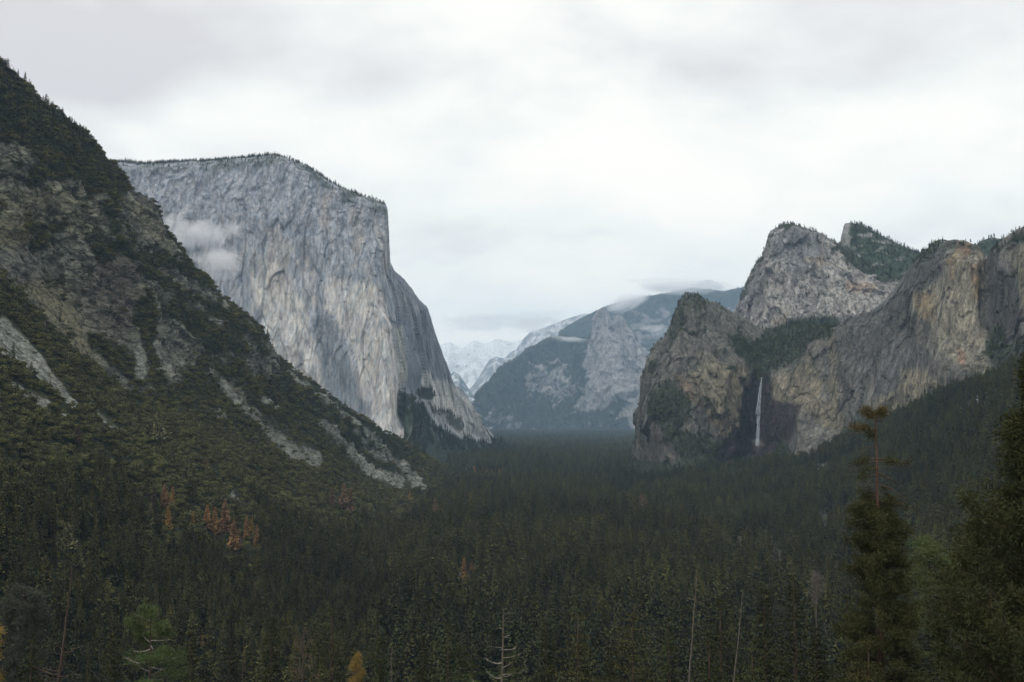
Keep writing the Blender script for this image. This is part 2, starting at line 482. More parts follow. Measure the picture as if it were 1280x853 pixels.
displace(LS, dispL)
wx, wy = warp(LS, 60, 10, 61)
P = LS.P0
rockb = poly_mask(wx, wy, [(-60, 165), (0, 176), (34, 186), (40, 235), (66, 226), (100, 222), (112, 250), (128, 240), (140, 262), (160, 240), (178, 232), (196, 262), (215, 300), (240, 345), (280, 378), (322, 410), (345, 440), (352, 470), (318, 470), (290, 455), (262, 440), (238, 448), (228, 478), (196, 486), (178, 500), (150, 478), (122, 446), (95, 432), (60, 395), (28, 362), (0, 335), (-60, 290)], 6)
ledges = sstep(0.05, 0.24, fbm(scl(P, 60, 60, 14), 4, 71) + 0.55 * fbm(scl(P, 130, 130, 90), 2, 72) - 0.1)
lines = np.zeros(len(P))
for pl, w in (([(118, 300), (160, 318), (195, 345), (230, 372), (262, 385), (300, 415)], 6), ([(160, 290), (178, 315), (200, 330)], 5), ([(207, 325), (228, 338), (250, 352)], 7), ([(128, 420), (150, 440), (180, 470)], 9), ([(178, 380), (185, 420), (200, 440), (205, 470)], 12), ([(215, 385), (240, 402), (275, 430), (300, 440)], 9), ([(130, 255), (138, 290)], 5), ([(120, 318), (138, 318)], 7), ([(30, 288), (52, 290)], 6), ([(66, 288), (80, 286)], 6), ([(48, 308), (57, 309)], 6), ([(35, 225), (70, 215)], 12), ([(290, 395), (330, 440)], 6)):
    lines = np.maximum(lines, line_mask(wx, wy, pl, w, soft=4))
right = sstep(140, 300, LS.px)
rock = rockb * (1 - np.clip(ledges * (0.25 + 0.55 * right) + lines, 0, 1))
out = sstep(0.18, 0.32, fbm(scl(P, 45, 45, 45), 4, 75)) * poly_mask(wx, wy, [(150, 430), (340, 440), (400, 520), (360, 560), (250, 520), (150, 500)], 10) * 0.8
rock = np.maximum(rock, out)
top = poly_mask(wx, wy, [(-100, 20), (0, 84), (60, 130), (100, 165), (120, 190), (110, 210), (60, 200), (0, 170), (-100, 150)], 8)
scree = np.zeros(len(P)); scree_w = np.zeros(len(P))
for pl, w0, w1 in (([(-80, 360), (0, 412), (30, 432), (58, 462), (98, 503)], 21, 4), ([(18, 470), (28, 476), (46, 489), (62, 500)], 2, 4), ([(84, 512), (98, 520)], 2.5, 2), ([(130, 512), (152, 528)], 3, 3), ([(268, 462), (282, 478), (300, 500)], 3, 4), ([(362, 466), (400, 496), (440, 527), (472, 553), (500, 578), (520, 600)], 2.5, 6), ([(386, 520), (412, 541), (440, 564), (468, 588), (500, 603)], 1.8, 5), ([(308, 508), (335, 530), (366, 560), (396, 570)], 3, 9), ([(174, 432), (178, 448), (180, 466)], 4, 5), ([(196, 428), (215, 452)], 3, 6), ([(440, 540), (480, 575), (530, 607)], 1.6, 2.6), ([(330, 500), (345, 508)], 3, 3), ([(418, 512), (426, 520)], 4, 3), ([(465, 690), (470, 726)], 2, 3), ([(296, 610), (304, 618)], 2, 2)):
    scree = np.maximum(scree, line_mask(wx * 0.35 + LS.px * 0.65, wy * 0.35 + LS.py * 0.65, pl, w0 * 1.2, w1 * 1.2, 1.6) * (0.7 if pl[0] == (308, 508) else 1.0))
    scree_w = np.maximum(scree_w, line_mask(LS.px, LS.py, pl, w0 * 1.2 + 3.2, w1 * 1.2 + 2.5, 1.5))
blot = sstep(-0.35, 0.1, fbm(scl(P, 22, 22, 22), 3, 77) + 0.18)
scree0 = scree.copy(); scree *= 0.35 + 0.65 * blot
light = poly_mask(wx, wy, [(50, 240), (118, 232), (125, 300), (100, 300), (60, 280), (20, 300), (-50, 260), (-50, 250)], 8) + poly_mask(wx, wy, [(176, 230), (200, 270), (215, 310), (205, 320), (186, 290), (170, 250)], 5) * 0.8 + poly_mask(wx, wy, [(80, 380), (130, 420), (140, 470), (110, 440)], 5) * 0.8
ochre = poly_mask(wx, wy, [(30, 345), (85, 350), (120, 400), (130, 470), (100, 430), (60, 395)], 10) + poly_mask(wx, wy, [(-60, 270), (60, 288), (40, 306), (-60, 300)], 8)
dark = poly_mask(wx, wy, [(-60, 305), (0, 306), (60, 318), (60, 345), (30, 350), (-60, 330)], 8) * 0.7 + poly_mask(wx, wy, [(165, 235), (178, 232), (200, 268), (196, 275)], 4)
C = np.tile([0.155, 0.155, 0.145], (len(P), 1))
C *= (1 + 0.35 * fbm(scl(P, 35, 35, 30), 4, 81))[:, None]
C *= (1 + 0.5 * LS.t1 + 0.6 * LS.t2)[:, None]
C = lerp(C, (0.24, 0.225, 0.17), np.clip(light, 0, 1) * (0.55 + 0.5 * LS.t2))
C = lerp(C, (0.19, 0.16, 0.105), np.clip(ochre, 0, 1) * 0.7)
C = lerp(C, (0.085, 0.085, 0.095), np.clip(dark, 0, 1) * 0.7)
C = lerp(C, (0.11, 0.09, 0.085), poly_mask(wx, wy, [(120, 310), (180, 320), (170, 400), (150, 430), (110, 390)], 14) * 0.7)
C = lerp(C, (0.035, 0.034, 0.032), np.clip(LS.j1 * 0.8 + LS.j2 * 0.45, 0, 1) * 0.8)  # block joints, with the occlusion inside the cracks painted into the colour
vegc = np.tile([0.030, 0.034, 0.017], (len(P), 1)) * (1 + 0.4 * fbm(P / 25, 3, 83))[:, None]
C = C * rock[:, None] + vegc * (1 - rock[:, None])
C = lerp(C, (0.21, 0.215, 0.215), scree)
C *= (1 + scree * 0.55 * fbm(P / 5, 3, 85))[:, None]
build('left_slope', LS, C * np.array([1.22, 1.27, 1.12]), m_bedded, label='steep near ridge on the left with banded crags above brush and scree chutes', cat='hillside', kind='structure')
LS.rock, LS.scree, LS.top = rock, scree, top
LS.bush = np.clip(1 - rock * 1.0 - np.maximum(scree0, scree_w * 0.93), 0, 1) * sstep(-0.5, -0.1, fbm(P / 20, 2, 87) + 0.1)

# ---------------- great granite wall (left centre)
crestE = [(60, 214), (110, 208), (155, 203), (180, 205), (210, 204), (240, 202), (270, 201), (300, 199), (318, 196), (345, 195), (360, 199), (378, 207), (392, 214), (410, 226), (430, 237), (450, 245), (468, 251), (480, 256), (483.5, 262), (484.5, 290), (486, 326), (492, 338), (505, 350), (515, 362), (524, 374), (533, 383), (538, 396), (542, 412), (549, 432), (556, 450), (564, 466), (568, 480), (577, 486), (585, 498), (596, 516), (606, 530), (618, 545), (632, 556), (650, 566)]
rowsE = [
    ('z', FLOOR - 60, [(60, 3200), (300, 3150), (480, 3100), (508, 3100), (560, 3500), (620, 4000), (650, 4200)]),
    ('y', [(60, 560), (400, 560), (500, 548), (508, 560), (530, 562), (560, 563), (620, 560), (650, 568)], [(60, 3500), (300, 3450), (400, 3400), (480, 3320), (508, 3330), (530, 3520), (560, 3850), (600, 4250), (650, 4500)]),
    ('y', [(60, 500), (400, 510), (470, 530), (500, 538), (507, 530), (512, 488), (530, 498), (545, 520), (560, 530), (590, 540), (620, 548), (650, 567)], [(60, 3650), (300, 3560), (400, 3500), (470, 3420), (500, 3400), (508, 3420), (514, 3640), (530, 3760), (560, 4050), (600, 4400), (650, 4650)]),
    ('y', [(60, 400), (300, 400), (400, 400), (480, 400), (500, 430), (515, 440), (530, 440), (545, 470), (560, 500), (590, 525), (650, 567)], [(60, 3760), (200, 3740), (300, 3660), (380, 3600), (420, 3590), (480, 3500), (497, 3540), (510, 3720), (530, 3860), (560, 4130), (600, 4450), (650, 4680)]),
    ('y', [(60, 270), (200, 270), (300, 270), (400, 280), (470, 310), (490, 350), (515, 385), (530, 395), (545, 430), (560, 470), (568, 484), (600, 523), (650, 566.5)], [(60, 3900), (200, 3860), (300, 3760), (380, 3690), (420, 3670), (470, 3600), (486, 3620), (500, 3740), (530, 3950), (560, 4200), (600, 4480), (650, 4700)]),
    ('c', 6, [(60, 4000), (200, 3980), (300, 3880), (400, 3760), (470, 3660), (484, 3690), (500, 3800), (530, 4000), (560, 4240), (600, 4500), (650, 4710)]),
    ('c', 0, [(60, 4250), (200, 4220), (300, 4100), (400, 3920), (470, 3760), (484, 3760), (500, 3880), (530, 4060), (560, 4290), (600, 4550), (650, 4730)]),
    ('c', 3, [(60, 4900), (300, 4700), (400, 4400), (470, 4100), (484, 4050), (530, 4300), (560, 4400), (650, 4800)]),
    ('z', FLOOR - 40, [(60, 5600), (300, 5500), (484, 4900), (560, 4800), (650, 5000)]),
]
EC = loft(rowsE, crestE, 760, [6, 30, 110, 120, 70, 10, 10, 8], rsmooth=8)


def dispE(P, L_):
    face = sstep(0.12, 0.3, L_.row)
    flute = fbm(scl(P, 150, 150, 1300), 3, 101, ridged=True) * 26
    f2 = fbm(scl(P, 46, 46, 420), 4, 111, ridged=True) * 9
    f3 = fbm(scl(P, 17, 17, 70), 2, 121, ridged=True) * 2.2 * (0.4 + sstep(330, 240, L_.py))
    slab = fbm(scl(P, 190, 190, 500), 3, 131) * 22 + np.abs(fbm(scl(P, 70, 70, 110), 3, 133)) * 20 * sstep(380, 250, L_.py)
    b1, L_.j1, L_.t1 = blocks(P, 62, 420, 135, 0.3, 0.6); b2, L_.j2, L_.t2 = blocks(P, 26, 300, 136, 0.3, 0.8); b3, L_.j3, L_.t3 = blocks(P, 24, 30, 137, 0.4, 0.9)
    up_ = sstep(380, 250, L_.py)
    f3 = f3 + b1 * 10 + b2 * 5 + b3 * 4 * up_
    return (flute + f2 * 0.5 + f3) * face + slab * (0.3 + 0.7 * face)


displace(EC, dispE)
wx, wy = warp(EC, 110, 8, 141)
P = EC.P0
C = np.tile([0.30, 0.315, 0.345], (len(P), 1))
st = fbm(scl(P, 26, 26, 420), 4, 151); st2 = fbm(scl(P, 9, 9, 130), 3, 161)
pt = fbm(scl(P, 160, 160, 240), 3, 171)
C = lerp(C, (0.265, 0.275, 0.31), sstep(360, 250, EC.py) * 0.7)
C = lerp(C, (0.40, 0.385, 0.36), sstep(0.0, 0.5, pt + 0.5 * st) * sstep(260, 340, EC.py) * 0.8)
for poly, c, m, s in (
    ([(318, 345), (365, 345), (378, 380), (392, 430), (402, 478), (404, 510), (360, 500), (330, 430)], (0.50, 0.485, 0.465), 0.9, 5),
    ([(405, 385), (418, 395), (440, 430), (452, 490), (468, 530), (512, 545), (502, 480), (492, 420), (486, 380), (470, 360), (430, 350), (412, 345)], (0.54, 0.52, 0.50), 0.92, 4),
    ([(388, 395), (410, 395), (428, 425), (440, 470), (456, 515), (462, 535), (420, 520), (402, 490), (396, 440)], (0.19, 0.21, 0.235), 0.9, 4),  # recess shade between the pale buttresses, painted into the rock colour
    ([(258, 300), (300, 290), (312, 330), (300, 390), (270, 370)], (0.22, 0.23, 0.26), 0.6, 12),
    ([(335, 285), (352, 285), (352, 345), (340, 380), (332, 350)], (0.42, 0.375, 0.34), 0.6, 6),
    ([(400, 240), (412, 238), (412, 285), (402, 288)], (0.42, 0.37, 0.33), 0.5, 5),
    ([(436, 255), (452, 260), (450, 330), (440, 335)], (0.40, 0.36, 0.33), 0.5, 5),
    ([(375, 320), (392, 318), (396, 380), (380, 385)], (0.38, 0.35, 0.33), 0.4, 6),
    ([(488, 332), (512, 352), (540, 390), (556, 432), (570, 484), (545, 480), (528, 492), (505, 482), (503, 430), (498, 380)], (0.165, 0.185, 0.22), 0.9, 3),  # side turned away from the light, its shade painted into the rock colour
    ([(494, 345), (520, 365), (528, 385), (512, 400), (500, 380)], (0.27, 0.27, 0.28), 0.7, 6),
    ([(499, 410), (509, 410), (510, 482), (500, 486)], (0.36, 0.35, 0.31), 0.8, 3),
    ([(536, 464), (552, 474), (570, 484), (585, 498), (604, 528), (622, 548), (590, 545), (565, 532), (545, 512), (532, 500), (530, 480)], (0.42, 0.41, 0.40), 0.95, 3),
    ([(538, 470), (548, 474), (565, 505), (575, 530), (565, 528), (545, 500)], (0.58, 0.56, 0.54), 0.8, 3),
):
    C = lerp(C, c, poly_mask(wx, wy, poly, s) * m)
st3 = fbm(scl(P, 5, 5, 60), 2, 165); mot = fbm(scl(P, 22, 22, 30), 4, 167)
C *= (1 + 0.2 * st + 0.28 * st2 + 0.22 * st3 + 0.25 * mot * (0.35 + 0.65 * sstep(380, 260, EC.py)))[:, None]
C = lerp(C, C * np.array([1.04, 0.985, 0.92]), sstep(0.05, 0.4, st2 + 0.5 * st) * (EC.px < 500))
C = lerp(C, C * np.array([0.90, 0.97, 1.04]), sstep(0.0, -0.35, st2 + 0.5 * st))
dk = sstep(0.25, 0.55, fbm(scl(P, 20, 20, 170), 3, 181)) * 0.35 + sstep(0.3, 0.5, fbm(scl(P, 60, 60, 700), 2, 183)) * 0.25
C = lerp(C, (0.13, 0.145, 0.175), dk * sstep(560, 480, EC.py))
crk = sstep(0.80, 0.93, fbm(scl(P, 60, 60, 420), 3, 191, gain=0.35, ridged=True)) + sstep(0.82, 0.95, fbm(scl(P, 34, 34, 60), 3, 197, gain=0.35, ridged=True)) * sstep(400, 270, EC.py)
C *= (1 + 0.22 * EC.t1 + 0.26 * EC.t2 + 0.3 * EC.t3 * sstep(380, 250, EC.py))[:, None]
C = lerp(C, (0.085, 0.095, 0.12), np.clip(crk * 0.8 + EC.j1 * 0.8 + EC.j2 * 0.4 + EC.j3 * 0.5 * sstep(380, 250, EC.py), 0, 1) * 0.45)  # cracks and joints, their inner shade darkened in the rock colour
gr = poly_mask(wx, wy, [(498, 485), (520, 490), (533, 507), (548, 524), (560, 532), (590, 545), (660, 552), (660, 640), (0, 640), (0, 590), (400, 560), (470, 545), (512, 548)], 3)
gr = np.maximum(gr, poly_mask(wx, wy, [(526, 487), (540, 483), (550, 492), (546, 500), (530, 498)], 2))
gr = np.maximum(gr, line_mask(wx, wy, [(545, 505), (560, 517), (580, 532)], 2, 4, 2) * 0.8)
rim = sstep(17, 4, EC.py - np.interp(EC.px, *np.array(crestE).T)) * sstep(-0.25, 0.2, fbm(P / 60, 3, 193)) * (EC.px < 484)
scr = line_mask(wx, wy, [(560, 526), (578, 541)], 1.5, 3.5, 1.2) + sstep(0.3, 0.42, fbm(P / 40, 3, 195)) * 0.5 * (EC.px > 500) * gr
g2 = np.clip(gr - scr, 0, 1)
C = lerp(C, (0.035, 0.05, 0.035), np.clip(g2 + rim * 0.75, 0, 1))
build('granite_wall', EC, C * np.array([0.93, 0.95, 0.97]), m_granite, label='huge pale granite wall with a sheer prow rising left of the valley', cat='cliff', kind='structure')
EC.green = g2; EC.rim = rim * (EC.row < 0.99)

# ---------------- cathedral group on the right: near buttress, hanging bowl, waterfall wall, leaning wall
crestF = [(788, 590), (794, 565), (797, 548), (800, 522), (805, 500), (809, 478), (811, 455), (816, 437), (822, 428), (832, 424), (840, 408), (845, 392), (850, 380), (858, 370), (870, 370), (880, 375), (895, 380), (910, 387), (925, 396), (940, 405), (952, 412), (965, 415), (985, 410), (1010, 408), (1030, 408), (1045, 410), (1060, 404), (1075, 393), (1090, 390), (1105, 378), (1118, 362), (1130, 347), (1140, 332), (1150, 322), (1158, 311), (1170, 304), (1185, 300), (1205, 302), (1222, 309), (1228, 314), (1229.5, 326), (1233, 330), (1238, 318), (1250, 303), (1262, 294), (1275, 286), (1290, 280), (1330, 262), (1400, 250), (1500, 240), (1600, 250)]
rowsF = [
    ('z', FLOOR - 60, [(788, 2500), (1000, 2350), (1280, 1650), (1600, 1500)]),
    ('y', [(788, 592), (800, 590), (860, 592), (905, 592), (945, 575), (1000, 580), (1060, 560), (1120, 535), (1180, 515), (1280, 480), (1600, 430)], [(788, 2760), (800, 2620), (830, 2500), (900, 2440), (945, 2480), (1000, 2380), (1060, 2300), (1180, 2020), (1280, 1780), (1600, 1600)]),
    ('y', [(788, 591), (797, 560), (810, 545), (860, 560), (905, 575), (928, 572), (945, 560), (975, 552), (990, 520), (1010, 520), (1060, 530), (1120, 505), (1180, 480), (1280, 445), (1600, 400)], [(788, 2820), (798, 2680), (815, 2560), (860, 2520), (905, 2560), (925, 2650), (948, 2690), (975, 2620), (990, 2480), (1010, 2500), (1060, 2440), (1120, 2320), (1180, 2140), (1280, 1900), (1600, 1700)]),
    ('y', [(788, 590.5), (797, 549), (805, 510), (820, 490), (860, 500), (905, 500), (945, 500), (1000, 490), (1060, 470), (1120, 440), (1150, 415), (1180, 415), (1230, 440), (1280, 400), (1600, 350)], [(788, 2850), (798, 2740), (810, 2640), (830, 2590), (870, 2570), (905, 2610), (930, 2680), (948, 2745), (965, 2690), (1000, 2560), (1060, 2480), (1120, 2370), (1180, 2220), (1225, 2150), (1235, 2130), (1280, 1960), (1600, 1740)]),
    ('y', [(788, 590.2), (797, 549), (805, 502), (815, 450), (850, 430), (880, 445), (905, 455), (930, 466), (945, 471), (960, 470), (975, 462), (1000, 446), (1030, 425), (1060, 407), (1090, 400), (1120, 380), (1150, 345), (1180, 325), (1225, 330), (1233, 345), (1280, 330), (1600, 290)], [(788, 2880), (798, 2790), (815, 2700), (850, 2650), (880, 2640), (905, 2660), (930, 2700), (945, 2750), (955, 2750), (975, 2690), (1000, 2640), (1030, 2600), (1060, 2540), (1120, 2440), (1180, 2270), (1225, 2190), (1233, 2260), (1245, 2120), (1280, 2010), (1600, 1780)]),
    ('c', 0, [(788, 2900), (798, 2840), (815, 2780), (850, 2750), (880, 2800), (905, 2880), (930, 2980), (960, 3080), (1030, 3000), (1045, 2850), (1060, 2640), (1090, 2560), (1120, 2500), (1180, 2360), (1225, 2270), (1232, 2380), (1245, 2190), (1280, 2080), (1600, 1850)]),
    ('c', 3, [(788, 2940), (850, 2900), (905, 3000), (960, 3180), (1030, 3150), (1060, 2800), (1120, 2650), (1225, 2500), (1280, 2400), (1600, 2200)]),
    ('z', FLOOR - 40, [(788, 3050), (850, 3200), (960, 3400), (1060, 3300), (1280, 3000), (1600, 2800)]),
]
RF = loft(rowsF, crestF, 1150, [6, 50, 100, 100, 60, 10, 8], rsmooth=4)


def dispF(P, L_):
    f = sstep(0.1, 0.22, L_.row)
    big = fbm(scl(P, 120, 120, 330), 3, 201, ridged=True) * 20
    f2 = fbm(scl(P, 34, 34, 130), 3, 211, ridged=True) * 5
    f3 = fbm(scl(P, 11, 11, 30), 3, 221, ridged=True) * 1.8
    rough = sstep(1010, 930, L_.px)
    b1, L_.j1, L_.t1 = blocks(P, 80, 190, 235, 0.35, 0.8); b2, L_.j2, L_.t2 = blocks(P, 27, 52, 236, 0.4, 0.9)
    f3 = f3 * 0.6 + b1 * 8.5 + b2 * 4.2
    return (big + f2 * (0.7 + 0.6 * rough) + f3 * (0.8 + 0.8 * rough)) * f


displace(RF, dispF)
wx, wy = warp(RF, 60, 6, 241)
P = RF.P0
C = np.tile([0.155, 0.153, 0.142], (len(P), 1))
C *= (1 + 0.35 * fbm(P / 50, 3, 243))[:, None]
for poly, c, m, s in (
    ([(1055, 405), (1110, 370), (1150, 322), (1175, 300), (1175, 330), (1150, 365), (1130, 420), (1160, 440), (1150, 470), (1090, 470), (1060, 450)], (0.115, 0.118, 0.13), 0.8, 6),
    ([(865, 470), (885, 452), (910, 458), (940, 470), (936, 495), (920, 545), (900, 545), (880, 520), (866, 495)], (0.27, 0.23, 0.155), 0.85, 4),
    ([(870, 440), (895, 442), (900, 470), (885, 490), (872, 465)], (0.25, 0.235, 0.18), 0.6, 4),
    ([(845, 470), (862, 478), (870, 510), (858, 500)], (0.27, 0.19, 0.12), 0.7, 4),
    ([(800, 530), (830, 530), (848, 560), (848, 580), (795, 580)], (0.11, 0.095, 0.095), 0.7, 5),
    ([(860, 372), (900, 384), (950, 412), (940, 425), (900, 415), (865, 395)], (0.16, 0.165, 0.135), 0.7, 6),
    ([(962, 474), (1000, 452), (1020, 462), (1026, 495), (1050, 520), (1050, 535), (1010, 522), (985, 505), (965, 504)], (0.28, 0.24, 0.165), 0.8, 4),
    ([(1000, 440), (1020, 430), (1022, 470), (1010, 480), (1000, 460)], (0.17, 0.155, 0.12), 0.6, 5),
    ([(984, 512), (1000, 508), (1025, 525), (1040, 560), (1030, 575), (985, 578), (975, 560)], (0.18, 0.18, 0.17), 0.85, 4),
    ([(1035, 420), (1045, 418), (1045, 510), (1036, 520)], (0.25, 0.21, 0.14), 0.6, 4),
    ([(1070, 450), (1088, 450), (1085, 520), (1065, 520)], (0.20, 0.205, 0.2), 0.6, 5),
    ([(1125, 462), (1150, 462), (1175, 480), (1150, 495), (1115, 515), (1090, 520), (1100, 495), (1122, 485)], (0.30, 0.265, 0.19), 0.85, 5),
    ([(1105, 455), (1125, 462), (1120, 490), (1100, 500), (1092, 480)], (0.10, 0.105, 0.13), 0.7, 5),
    ([(1145, 385), (1155, 362), (1178, 342), (1195, 315), (1228, 318), (1233, 400), (1230, 432), (1190, 425), (1160, 408)], (0.33, 0.30, 0.235), 0.9, 4),
    ([(1160, 350), (1180, 330), (1192, 306), (1205, 303), (1200, 330), (1180, 360), (1165, 372)], (0.25, 0.235, 0.20), 0.5, 4),
    ([(1148, 370), (1166, 368), (1166, 400), (1150, 400)], (0.33, 0.235, 0.12), 0.7, 4),
    ([(1182, 322), (1200, 312), (1192, 345), (1184, 352)], (0.33, 0.24, 0.13), 0.7, 3),
    ([(1212, 330), (1229, 328), (1228, 375), (1214, 372)], (0.32, 0.225, 0.125), 0.8, 4),
    ([(1198, 303), (1214, 304), (1210, 318), (1202, 326)], (0.22, 0.115, 0.07), 0.8, 2.5),
    ([(1165, 408), (1185, 415), (1215, 430), (1240, 445), (1240, 470), (1215, 465), (1180, 445), (1168, 425)], (0.30, 0.28, 0.22), 0.8, 4),
    ([(1196, 436), (1204, 440), (1202, 456), (1196, 454)], (0.30, 0.165, 0.11), 0.8, 3),
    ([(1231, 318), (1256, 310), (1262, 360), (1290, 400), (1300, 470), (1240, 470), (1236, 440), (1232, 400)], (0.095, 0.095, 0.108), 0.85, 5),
    ([(1262, 312), (1285, 300), (1300, 345), (1290, 400), (1272, 370), (1262, 340)], (0.27, 0.24, 0.17), 0.75, 5),
    ([(1232, 330), (1240, 310), (1256, 300), (1262, 330), (1245, 350)], (0.19, 0.19, 0.18), 0.5, 5),
):
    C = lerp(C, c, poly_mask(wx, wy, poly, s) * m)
vs_ = fbm(scl(P, 9, 9, 130), 3, 251)
C = lerp(C, (0.10, 0.10, 0.115), sstep(0.15, 0.5, fbm(scl(P, 17, 17, 240), 3, 253)) * 0.5 * sstep(840, 900, RF.px))
C = lerp(C, (0.36, 0.355, 0.34), sstep(0.25, 0.55, fbm(scl(P, 7, 7, 150), 3, 255)) * 0.35 * sstep(1120, 1170, RF.px))
wet = poly_mask(0.5 * wx + 0.5 * RF.px, 0.5 * wy + 0.5 * RF.py, [(940, 467), (963, 467), (964, 492), (974, 504), (1004, 504), (994, 528), (982, 548), (970, 560), (948, 566), (932, 584), (896, 586), (904, 556), (918, 528), (926, 495), (933, 478)], 3)
C *= (1 + 0.35 * RF.t1 + 0.28 * RF.t2)[:, None]
C = lerp(C, (0.05, 0.05, 0.058), np.clip(RF.j1 * 0.8 + RF.j2 * 0.35, 0, 1) * 0.5)  # joints between blocks, crevice shade included in the painted tone
g_ = C.mean(1, keepdims=True); C = g_ + (C - g_) * 0.78
C *= (1 + 0.55 * vs_ + 0.4 * fbm(scl(P, 5, 5, 90), 2, 265) + 0.2 * fbm(scl(P, 14, 14, 22), 4, 259))[:, None]
C = lerp(C, (0.06, 0.058, 0.07), np.clip(sstep(0.80, 0.93, fbm(scl(P, 48, 48, 110), 3, 257, gain=0.35, ridged=True)) + sstep(0.84, 0.95, fbm(scl(P, 22, 22, 34), 3, 263, gain=0.35, ridged=True)) * 0.7, 0, 1) * 0.7)
C = lerp(C, (0.046, 0.036, 0.046), wet * (0.8 + 0.2 * sstep(-0.2, 0.2, vs_)))
bowl = poly_mask(wx, wy, [(905, 424), (925, 418), (940, 428), (955, 418), (975, 404), (1045, 400), (1040, 420), (1010, 432), (985, 450), (965, 466), (948, 470), (925, 458), (912, 444)], 4)
grn = bowl.copy()
for poly, m, s in (([(815, 490), (838, 478), (862, 500), (866, 520), (850, 535), (885, 548), (905, 562), (905, 592), (780, 592), (792, 575), (850, 575), (835, 545), (815, 520)], 0.85, 5), ([(842, 390), (858, 370), (885, 374), (880, 385), (858, 392), (850, 420), (835, 430)], 0.55, 5), ([(895, 583), (925, 570), (945, 568), (960, 600), (890, 605)], 0.9, 3), ([(940, 578), (965, 562), (975, 550), (985, 570), (1030, 572), (1040, 545), (1060, 532), (1120, 508), (1180, 482), (1290, 446), (1290, 600), (900, 600)], 1.0, 3), ([(1228, 432), (1236, 405), (1262, 430), (1290, 420), (1290, 460), (1240, 455)], 0.6, 4), ([(1140, 332), (1170, 302), (1225, 308), (1222, 312), (1175, 310), (1148, 335)], 0.5, 2), ([(1236, 322), (1290, 280), (1400, 250), (1400, 262), (1290, 292), (1245, 318)], 0.8, 2)):
    grn = np.maximum(grn, poly_mask(wx, wy, poly, s) * m)
ledg = sstep(0.22, 0.42, fbm(scl(P, 45, 45, 18), 4, 261)) * sstep(1020, 960, RF.px) * 0.9
flat = sstep(0.3, 0.6, RF.slope)
grn = np.maximum(grn, ledg * (1 - wet))
C = lerp(C, (0.038, 0.05, 0.03), np.clip(grn, 0, 1))
build('waterfall_wall', RF, C * np.array([0.84, 0.84, 0.80]), m_dark_rock, label='dark rugged cliffs on the right with a hanging bowl above the waterfall', cat='cliff', kind='structure')
RF.green = grn; RF.bowl = bowl

# ---------------- pale rock tower behind, and the wooded fin behind that
crestM = [(890, 430), (905, 415), (918, 398), (923, 382), (928, 368), (934, 352), (940, 338), (948, 325), (955, 318), (958, 305), (962, 294), (968, 287), (978, 282), (990, 280), (1002, 285), (1015, 289), (1028, 294), (1040, 301), (1055, 309), (1068, 320), (1082, 330), (1100, 340), (1118, 349), (1132, 353), (1150, 362), (1180, 380), (1220, 420)]
rowsM = [
    ('z', FLOOR - 40, [(890, 3000), (1050, 2980), (1220, 3000)]),
    ('y', [(890, 470), (1220, 470)], [(890, 3300), (960, 3230), (1050, 3230), (1220, 3350)]),
    ('y', [(890, 440), (930, 415), (990, 415), (1050, 412), (1100, 400), (1150, 380), (1220, 440)], [(890, 3450), (920, 3380), (960, 3300), (1050, 3300), (1100, 3380), (1220, 3480)]),
    ('y', [(890, 432), (930, 380), (960, 345), (1000, 345), (1050, 355), (1100, 365), (1150, 370), (1220, 430)], [(890, 3520), (925, 3470), (958, 3390), (1000, 3380), (1050, 3420), (1100, 3480), (1220, 3550)]),
    ('c', 5, [(890, 3560), (925, 3540), (945, 3520), (965, 3450), (1000, 3440), (1050, 3510), (1100, 3560), (1220, 3600)]),
    ('c', 0, [(890, 3600), (930, 3600), (965, 3540), (1000, 3530), (1050, 3600), (1100, 3640), (1220, 3650)]),
    ('c', 2, [(890, 3700), (1000, 3700), (1220, 3750)]),
    ('z', FLOOR, [(890, 3900), (1000, 4200), (1220, 4000)]),
]
MC = loft(rowsM, crestM, 420, [4, 14, 90, 80, 8, 8, 6], rsmooth=6)


def dispM(P, L_):
    b1, L_.j1, L_.t1 = blocks(P, 55, 100, 335, 0.4, 0.8); b2, L_.j2, L_.t2 = blocks(P, 19, 30, 336, 0.4, 0.9)
    return b1 * 16 + b2 * 7 + fbm(scl(P, 130, 130, 330), 3, 301, ridged=True) * 22 + fbm(scl(P, 36, 36, 80), 3, 311, ridged=True) * 7 + fbm(scl(P, 12, 12, 26), 3, 321, ridged=True) * 2.5


